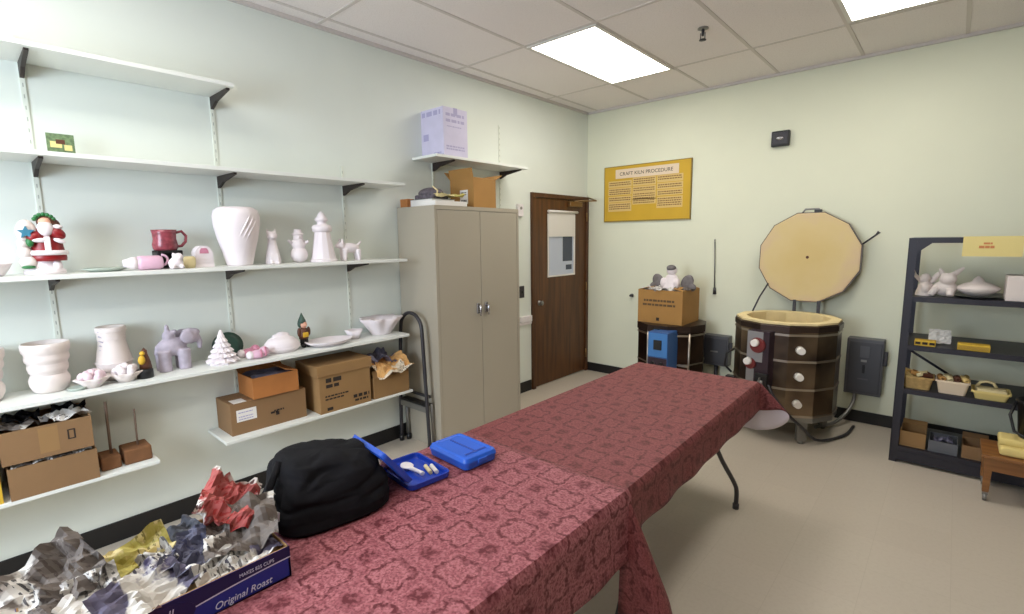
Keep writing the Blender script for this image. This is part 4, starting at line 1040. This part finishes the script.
# control box on one side
m4 = face_m(12, -103, RK, .325, -.03)
b = MB().box(-.085, .085, -.10, .0, .0, .54, .004, xf=m4); b.build('control_box', M['ctrldark'], kl)
MB().box(-.083, .04, -.103, -.099, .30, .535, .002, xf=m4).box(-.083, -.02, -.103, -.099, .0, .26, .002, xf=m4).build('control_panel', M['ctrl'], kl)
for (x, z, r) in ((.0, .43, .062), (-.05, .28, .045)):
    b = MB().tube([(x, -.10, z), (x, -.115, z)], [r, r*.9], 20); bmesh.ops.transform(b.bm, matrix=m4, verts=b.bm.verts); k1 = b.build('knob_plate', M['maroonp'], kl)
    b = MB().tube([(x-.01, -.112, z+.02), (x-.01, -.145, z+.02)], [.030, .026], 16); bmesh.ops.transform(b.bm, matrix=m4, verts=b.bm.verts); b.build('white_knob', M['plug'], kl)
b = MB().box(.0, .095, -.125, -.09, .09, .22, .006, xf=m4); b.build('kiln_sitter', M['black'], kl)
b = MB().tube([(.03, -.127, .155), (.07, -.127, .155)], [.016, .016], 12).box(.04, .048, -.14, -.12, .12, .19, xf=None); bmesh.ops.transform(b.bm, matrix=m4, verts=b.bm.verts); b.build('sitter_dial', M['greymetal'], kl)
MB().tube(spline([(.0, -.46, .47), (.04, -.475, .40), (.14, -.45, .27), (.22, -.38, .17), (.29, -.25, .05), (.36, -.10, .018), (.44, .1, .018), (.46, .34, .018)]), .011, 8).build('power_cord', M['darkmetal'], kl)
b = MB().tube([(-.36, -.12, .64), (-.41, -.16, .60), (-.42, -.17, .50), (-.37, -.14, .44)], .009, 8); b.build('side_handle', M['black'], kl)
MB().box(-.41, -.33, -.17, -.11, .36, .41, .006).build('side_bracket', M['black'], kl)
# raised lid
lid = bpy.data.objects.new('kiln_lid', None)
LM = Matrix.Translation((.035, .400, 1.395)) @ Matrix.Rotation(math.radians(90-4), 4, 'X')
RL = .392
lo_ = MB(); ring(lo_, 12, RL, RL-.006, -.075, .0, KA); lo_.lathe([(RL-.002, -.075), (0, -.075)], 12, smooth=False, a0=KA)
lidb = lo_.build('lid_casing', M['kilndark'], kl); lidb.matrix_local = LM
o = MB().lathe([(RL-.007, -.07), (RL-.007, .003), (RL-.018, .006), (0, .006)], 12, smooth=False, a0=KA).build('lid_brick', M['lidface'], lidb)
MB().lathe([(0, .006), (.012, .006), (.012, .010), (0, .010)], 12).build('vent_hole', M['brown'], lidb)
MB().tube([(-.07, RL*.965, -.03), (-.05, RL*.965+.03, -.03), (.05, RL*.965+.03, -.03), (.07, RL*.965, -.03)], .008, 8).build('lid_handle', M['greymetal'], lidb)
MB().box(.02, .075, RL*.95, RL*.95+.03, -.05, -.01, .004).build('lid_catch', M['black'], lidb)
MB().tube([(.36, .10, -.04), (.455, .185, -.045), (.475, .21, -.045)], [.007, .007, .013], 8).build('prop_arm', M['darkmetal'], lidb)
MB().tube([(-.25, .36, 1.16), (-.285, .25, 1.05), (-.315, .14, .91)], .007, 8).build('lid_prop', M['darkmetal'], kl)
for x in (-.035, .145): MB().box(x-.012, x+.012, .365, .385, .84, 1.03, .002).build('hinge_strap', M['darkmetal'], kl)
MB().box(-.14, .18, .360, .372, .80, .88, .003).build('hinge_plate', M['greymetal'], kl)
bpy.data.objects.remove(lid)

sk = thing('small_kiln', 'smaller dark kiln with a blue control box, carrying a cardboard carton', 'kiln', (1.235, 4.60, 0))
RS = .315
ring(MB(), 10, RS, .02, .16, .70, 0).build('steel_jacket', M['kiln2'], sk)
ring(MB(), 10, RS+.012, .02, .705, .77, 0).build('kiln_lid', M['kilndark'], sk)
b = MB(); ring(b, 10, RS+.009, RS-.004, .672, .690, 0); ring(b, 10, RS+.006, RS-.004, .40, .412, 0); ring(b, 10, RS+.006, RS-.004, .16, .175, 0); b.build('steel_bands', M['band'], sk)
b = MB()
for deg in (-36, -54-18, -108):
    a = math.radians(deg); b.cyl((RS*math.cos(a), RS*math.sin(a), .17), (RS*math.cos(a), RS*math.sin(a), .70), .011, .011, 8)
b.build('corner_strips', M['band'], sk)
for deg in (-54, 36, 126, 216):
    a = math.radians(deg); x, y = .26*math.cos(a), .26*math.sin(a)
    MB().cyl((x, y, 0), (x, y, .165), .022, .022).build('leg', M['darkmetal'], sk)
bx = MB().box(-.02, .17, -.455, -.24, .30, .735, .006); bx.build('control_box', M['ctrlblue2'], sk)
MB().box(-.015, .165, -.460, -.454, .51, .725, .003).build('control_panel', M['ctrlblue'], sk)
MB().box(.04, .115, -.472, -.458, .575, .665, .004).build('timer_window', M['black'], sk)
MB().box(-.015, .165, -.459, -.454, .31, .50, .003).build('lower_panel', M['ctrldark'], sk)
for x in (.035, .115):
    for z in (.37, .45): MB().cyl((x, -.458, z), (x, -.48, z), .017).build('knob', M['black'] if z > .42 else M['maroonp'], sk)
MB().box(.185, .285, -.262, -.252, .40, .42, .002, xf=None).build('name_plate', M['band'], sk)
MB().box(-.03, .03, -.34, -.29, .72, .745, .004).build('lid_handle', M['black'], sk)

kc = thing('cardboard_box', 'golden brown printed carton standing on the small dark kiln', 'box', (1.205, 4.585, .772), 0)
open_box(kc, .44, .40, .315, M['card2'], (('x', 2.9, .09), ('X', 2.9, .09)))
pr = MB(); R = random.Random(31); fk = lambda u, v, d: (u, -.2006-d, v)
printed(kc, fk, -.16, .15, .205, .020, M['faintink'], R, gap=.2); printed(kc, fk, -.17, .16, .165, .020, M['faintink'], R, gap=.2); printed(kc, fk, -.03, .0, .025, .03, M['ink'], R, name='printed_mark')
an = thing('angel_figurine', 'grey bisque angel with dark wings rising from the carton on the small kiln', 'figurine', (1.235, 4.57, 1.035)); an.scale = (1.25, 1.15, 1.12)
b = MB().lathe([(0, 0), (.075, 0), (.062, .06), (.045, .12), (.038, .16), (0, .18)], 20, sx=1.1).ball((0, -.0, .205), (.040, .040, .042)).ball((-.055, -.03, .10), (.022, .03, .045)).ball((.055, -.03, .10), (.022, .03, .045))
fuse(b.build('angel_body', M['bisque'], an), .005)
for s in (-1, 1):
    b = MB().ball((s*.115, .02, .105), (.048, .018, .070), rot=rotm('Y', s*.35)).ball((s*.15, .02, .065), (.036, .016, .035)); fuse(b.build('wing', M['wing'], an), .005)
MB().ball((0, -.012, .225), (.036, .034, .028)).build('hair', M['wing'], an)
for k, (x, y, w_, lab) in enumerate(((1.07, 4.50, .15, 'white tissue wad left of the grey angel in the carton'), (1.37, 4.52, .15, 'dark and white paper wad right of the grey angel in the carton'), (1.20, 4.46, .17, 'flat tissue sheet in front of the grey angel in the carton'))):
    o = crease(300+k*5, w_, w_, .06, 10, 4).build('tissue_wad', M['news_white' if k != 1 else 'news_grey'], None, (x, y, 1.065), (0, 0, k)); tag(o, lab, 'paper')

# ------------------------------------------------------------------ steel rack
rk = thing('metal_rack', 'dark grey metal shelving rack at the right edge of the photo', 'rack', (3.012, 4.25, 0))
RW, RD, RH = .92, .56, 1.555
for x in (0, RW):
    for y in (0, RD):
        s_ = 1 if x == 0 else -1; q = 1 if y == 0 else -1
        MB().box(min(x, x+s_*.045), max(x, x+s_*.045), min(y, y+q*.003), max(y, y+q*.003), 0, RH).box(min(x, x+s_*.003), max(x, x+s_*.003), min(y, y+q*.045), max(y, y+q*.045), 0, RH).build('post', M['rack'], rk)
SZ = [1.165, .835, .53, .115]
for z in SZ+[RH]:
    b = MB().box(.004, RW-.004, .004, RD-.004, z-.004, z).box(.004, RW-.004, .003, .007, z-.034, z).box(.004, RW-.004, RD-.007, RD-.003, z-.034, z).box(.003, .007, .004, RD-.004, z-.034, z).box(RW-.007, RW-.003, .004, RD-.004, z-.034, z)
    b.build('rack_shelf', M['rack'], rk)
MB().box(.0, RW, -.001, .003, .02, .083).build('kick_plate', M['rack'], rk)
b = MB().tube([(.01, RD-.01, .72), (.34, RD-.01, .505)], .010, 6); b.build('brace', M['rack'], rk)
b = MB().tube([(RW-.01, RD-.01, .66), (.55, RD-.01, .46)], .010, 6); b.build('brace', M['rack'], rk)
for x, s_ in ((.045, 1), (RW-.045, -1)):
    MB().prism([(x, RH-.034), (x+s_*.075, RH-.034), (x, RH-.10)], 'y', .0, .003).build('gusset', M['rack'], rk)
rs = thing('shelf_sign', 'pale yellow paper sign taped to the top front edge of the rack', 'sign', (3.415, 4.247, 1.50))
MB().box(-.135, .135, -.002, 0, -.062, .062).build('sign_sheet', M['yellowsign'], rs)
pr = MB(); R = random.Random(41); words(pr, lambda u, v, d: (u, -.0022-d, v), -.06, .01, -.012, .016, R, gap=.1); words(pr, lambda u, v, d: (u, -.0022-d, v), -.04, .0, .012, .012, R, gap=.1)
pr.build('faint_writing', M['redink'], rs)

def cherub(mb):
    mb.lathe([(0, 0), (.055, 0), (.05, .03), (.035, .08), (0, .1)], 18).ball((.0, -.02, .05), (.03, .045, .04)).ball((-.005, 0, .118), (.030, .03, .032)).tube([(-.02, -.01, .095), (-.06, -.01, .135), (-.075, -.01, .165)], [.016, .012, .014]).ball((.045, .02, .12), (.018, .014, .05), rot=rotm('Y', .5))
ceramic('bisque_cherub', 'white bisque cherub at the left on the top rack shelf', 'figurine', (3.115, 4.40, SZ[0]), 0, cherub, 'bisquew', .004)
def rabbit(mb):
    mb.ball((0, 0, .055), (.065, .05, .052)).ball((.012, -.02, .118), (.046, .04, .042)).tube([(-.01, 0, .14), (-.035, .01, .185)], [.017, .008]).tube([(.035, 0, .145), (.085, .01, .195)], [.02, .009]).tube([(-.04, -.03, .06), (-.07, -.04, .01)], [.025, .02]).tube([(.03, -.04, .05), (.03, -.06, .01)], [.026, .02])
ceramic('bisque_rabbit', 'white bisque crouching animal beside the cherub on the top rack shelf', 'figurine', (3.215, 4.38, SZ[0]), 0, rabbit, 'bisquew', .004)
cd_ = thing('lidded_dish', 'white lidded dish with a pointed knob on a dark plate, top rack shelf', 'dish', (3.375, 4.40, SZ[0]+.014))
MB().lathe([(0, 0), (.05, 0), (.09, .025), (.108, .048), (.100, .05), (0, .045)], 32).build('dish_base', M['bisquew'], cd_)
MB().lathe([(.110, .049), (.106, .056), (.07, .078), (.032, .092), (.022, .112), (.006, .126), (0, .127)], 32).build('dish_lid', M['bisquew'], cd_)
o = MB().lathe([(0, 0), (.09, 0), (.125, .012), (.122, .014), (.08, .005), (0, .005)], 28).build('dark_plate', M['black'], None, (3.38, 4.41, SZ[0]+.001)); tag(o, 'black plate under the white lidded dish on the top rack shelf', 'plate')
o = MB().box(-.10, .10, -.09, .09, 0, .155, .004).box(-.101, .101, -.004, .004, .05, .1555).build('white_box', M['bisquew'], None, (3.60, 4.37, SZ[0])); tag(o, 'white box at the right on the top rack shelf, cut by the photo edge', 'box')
def flatbox(label, x, w_, y, h_, spots):
    t = thing('pencil_box', label, 'box', (x, y, SZ[1]))
    MB().box(-w_/2, w_/2, -.04, .04, 0, h_, .003).build('box_body', M['yel'], t)
    b = MB()
    for k in range(spots):
        u = -w_/2+w_*(k+.5)/spots
        if spots < 5: b.box(u-.014, u+.014, -.0412, -.040, h_*.3, h_*.75)
        else: b.box(-w_/2+.005, w_/2-.005, -.0412, -.040, h_*(.2+.12*k), h_*(.23+.12*k))
    b.build('dark_marks', M['ink'] if spots < 5 else M['tanink'], t)
flatbox('flat yellow box with dark marks at the left on the second rack shelf', 3.145, .11, 4.31, .036, 3)
flatbox('longer flat yellow box at the middle of the second rack shelf', 3.385, .155, 4.31, .04, 5)
o = crease(410, .12, .10, .02, 6, 2).build('paper_block', M['paper'], None, (3.215, 4.42, SZ[1]+.05), (1.15, 0, .1)); tag(o, 'crumpled white paper standing between the yellow boxes on the rack', 'paper')
def basket(label, x, y, w_, d_, h_, kind):
    t = thing('storage_basket', label, 'basket', (x, y, SZ[2]), .0)
    b = MB(); sx, sy = w_/2, d_/2
    prof = [(-.012, 0), (.0, h_), (.004, h_), (.004, h_-.008)]
    ringsP = []
    for off, z in ((.015, 0), (.0, h_), (-.005, h_), (-.005, h_-.012), (.004, h_-.012), (.018, .006)):
        ringsP.append([b.bm.verts.new((px, py, z)) for px, py in rr(sx-off, sy-off, .018)])
    n_ = len(ringsP[0])
    for a_, c_ in zip(ringsP, ringsP[1:]):
        for k in range(n_): b.bm.faces.new((a_[k], a_[(k+1) % n_], c_[(k+1) % n_], c_[k]))
    b.bm.faces.new(ringsP[0][::-1]); b.bm.faces.new(ringsP[-1])
    b.build('basket_body', M[kind], t); return t
basket('woven tan basket of wooden pieces, leftmost on the third rack shelf', 3.125, 4.36, .165, .16, .088, 'basket')
basket('pale tan basket of rolled pieces, second on the third rack shelf', 3.305, 4.35, .165, .16, .09, 'strip2')
basket('pale yellow open tray of stacked cream slabs on the third rack shelf', 3.49, 4.34, .175, .16, .055, 'foam')
R = random.Random(51)
for c, (cx, nm, n_) in enumerate(((3.125, 'wooden pieces in the leftmost rack basket', 8), (3.305, 'rolled pieces in the second rack basket', 8))):
    for k in range(n_):
        x = cx-.055+.11*(k % 4)/3+R.uniform(-.008, .008); y = 4.32+.05*(k//4)+R.uniform(-.01, .01)
        m_ = ['strip', 'card2', 'cream', 'brown'][(k+c) % 4]
        if c == 0: o = MB().box(-.018, .018, -.03, .03, -.012, .012, .004).build('wooden_piece', M[m_], None, (x, y, SZ[2]+.088+R.uniform(0, .016)), (R.uniform(-.5, .5), R.uniform(-.5, .5), R.uniform(0, 3)))
        else: o = MB().lathe([(.006, -.03), (.017, -.03), (.017, .03), (.006, .03), (.006, -.03)], 14).build('paper_roll', M[m_], None, (x, y, SZ[2]+.088+R.uniform(0, .014)), (PI/2+R.uniform(-.3, .3), 0, R.uniform(-.8, .8)))
        tag(o, ['small tan and brown wooden piece heaped in the leftmost rack basket', 'small rolled piece heaped in the second rack basket'][c], 'wood piece' if c == 0 else 'roll', nm)
for k in range(3):
    o = MB().box(-.07, .07, -.055, .055, 0, .016, .003).build('cream_slab', M['cream'], None, (3.49, 4.34, SZ[2]+.008+.0185*k), (0, 0, .05*k-.04)); tag(o, ['bottom cream slab in the pale yellow rack tray', 'middle cream slab in the pale yellow rack tray', 'top cream slab in the pale yellow rack tray'][k], 'slab')
o = MB().tube([(-.045, 0, 0), (-.03, -.01, .028), (.0, -.01, .036), (.03, 0, .026), (.045, 0, 0)], .009, 8).build('cream_loop', M['cream'], None, (3.47, 4.36, SZ[2]+.068)); tag(o, 'cream looped handle piece lying on the slabs in the rack tray', 'handle')
def lowbox(label, x0, x1, h_, m_, y=4.39, d_=.2):
    t = thing('storage_box', label, 'box', ((x0+x1)/2, y, SZ[3])); open_box(t, x1-x0, d_, h_, M[m_], (('Y', .4, .05),) if m_ != 'greyplastic' else ()); return t
lowbox('tan cardboard box at the left on the bottom rack shelf', 3.06, 3.20, .105, 'card')
gb = lowbox('grey plastic bin with a shiny wrapped piece, middle of the bottom rack shelf', 3.215, 3.365, .075, 'greyplastic')
lowbox('brown cardboard box on the bottom rack shelf beside the wooden bench leg', 3.385, 3.52, .085, 'card4')
o = crease(420, .10, .10, .04, 8, 3).build('wrapped_piece', M['foil'], None, (3.29, 4.37, SZ[3]+.055)); tag(o, 'shiny wrapped piece in the grey bin on the bottom rack shelf', 'wrapping')

# ------------------------------------------------------------------ low bench at the right edge
bn = thing('low_bench', 'low honey-brown wooden bench on casters at the right edge', 'bench', (3.475, 3.93, 0))
BW, BD, BH = .62, .30, .288
MB().box(-.012, BW+.012, -.012, BD+.004, BH-.022, BH, .004).build('bench_top', M['oak'], bn)
MB().box(.0, BW, .0, .018, BH-.095, BH-.022, .002).box(0, .018, .018, BD-.018, BH-.095, BH-.022).box(BW-.018, BW, .018, BD-.018, BH-.095, BH-.022).box(0, BW, BD-.018, BD, BH-.095, BH-.022).build('apron', M['oak'], bn)
for x in (.002, BW-.040):
    for y in (.002, BD-.040):
        MB().box(x, x+.038, y, y+.038, .055, BH-.022, .002, taper=.8).build('leg', M['oak'], bn)
        c_ = MB().cyl((x+.010, y+.019, .022), (x+.028, y+.019, .022), .022, .022).box(x+.006, x+.032, y+.010, y+.028, .035, .058); c_.build('caster', M['greymetal'], bn)
fo = thing('foam_pad', 'pale yellow foam pad folded on the low wooden bench', 'cushion', (3.60, 4.035, BH))
fuse(MB().box(-.065, .13, -.075, .10, 0, .052, .012).build('lower_fold', M['foam'], fo), .008, 3)
fuse(MB().box(-.07, .13, -.03, .12, .046, .092, .012).build('upper_fold', M['foam'], fo), .008, 3)
tu = thing('black_bucket', 'black plastic bucket standing on the low bench, cut by the right photo edge', 'bucket', (3.70, 4.12, BH+.093))
MB().lathe([(0, 0), (.085, 0), (.105, .21), (.112, .212), (.112, .225), (.103, .225), (.08, .01), (0, .008)], 28).build('bucket_body', M['black'], tu)
MB().lathe([(0, .19), (.098, .19), (.0, .192)], 24).build('bucket_content', M['cork'], tu)
MB().tube([(-.108, 0, .20), (-.13, -.04, .13), (-.11, -.10, .05), (-.04, -.125, .02), (.04, -.12, .03)], .008, 8).build('bucket_handle', M['black'], tu)

# ------------------------------------------------------------------ light
w = bpy.data.worlds.new('world'); bpy.context.scene.world = w; w.use_nodes = True
w.node_tree.nodes['Background'].inputs[0].default_value = (.8, .9, 1, 1); w.node_tree.nodes['Background'].inputs[1].default_value = .3
def area(name, loc, target, size, sizey, power, col):
    ld = bpy.data.lights.new(name, 'AREA'); ld.shape = 'RECTANGLE'; ld.size = size; ld.size_y = sizey; ld.energy = power; ld.color = col
    o = bpy.data.objects.new(name, ld); C.objects.link(o); o.location = loc
    o.rotation_euler = (Vector(target)-Vector(loc)).to_track_quat('-Z', 'Y').to_euler(); return o
area('cool_fill', (1.35, -2.05, 1.75), (.1, 1.2, 1.3), 2.0, 1.3, 150, (.73, .85, 1.0))  # added bluish fill lamp by the front wall; no window is built there
vs_ = bpy.context.scene.view_settings
vs_.view_transform = 'Standard'; vs_.look = 'None'; vs_.exposure = 0.0; vs_.gamma = 1.0
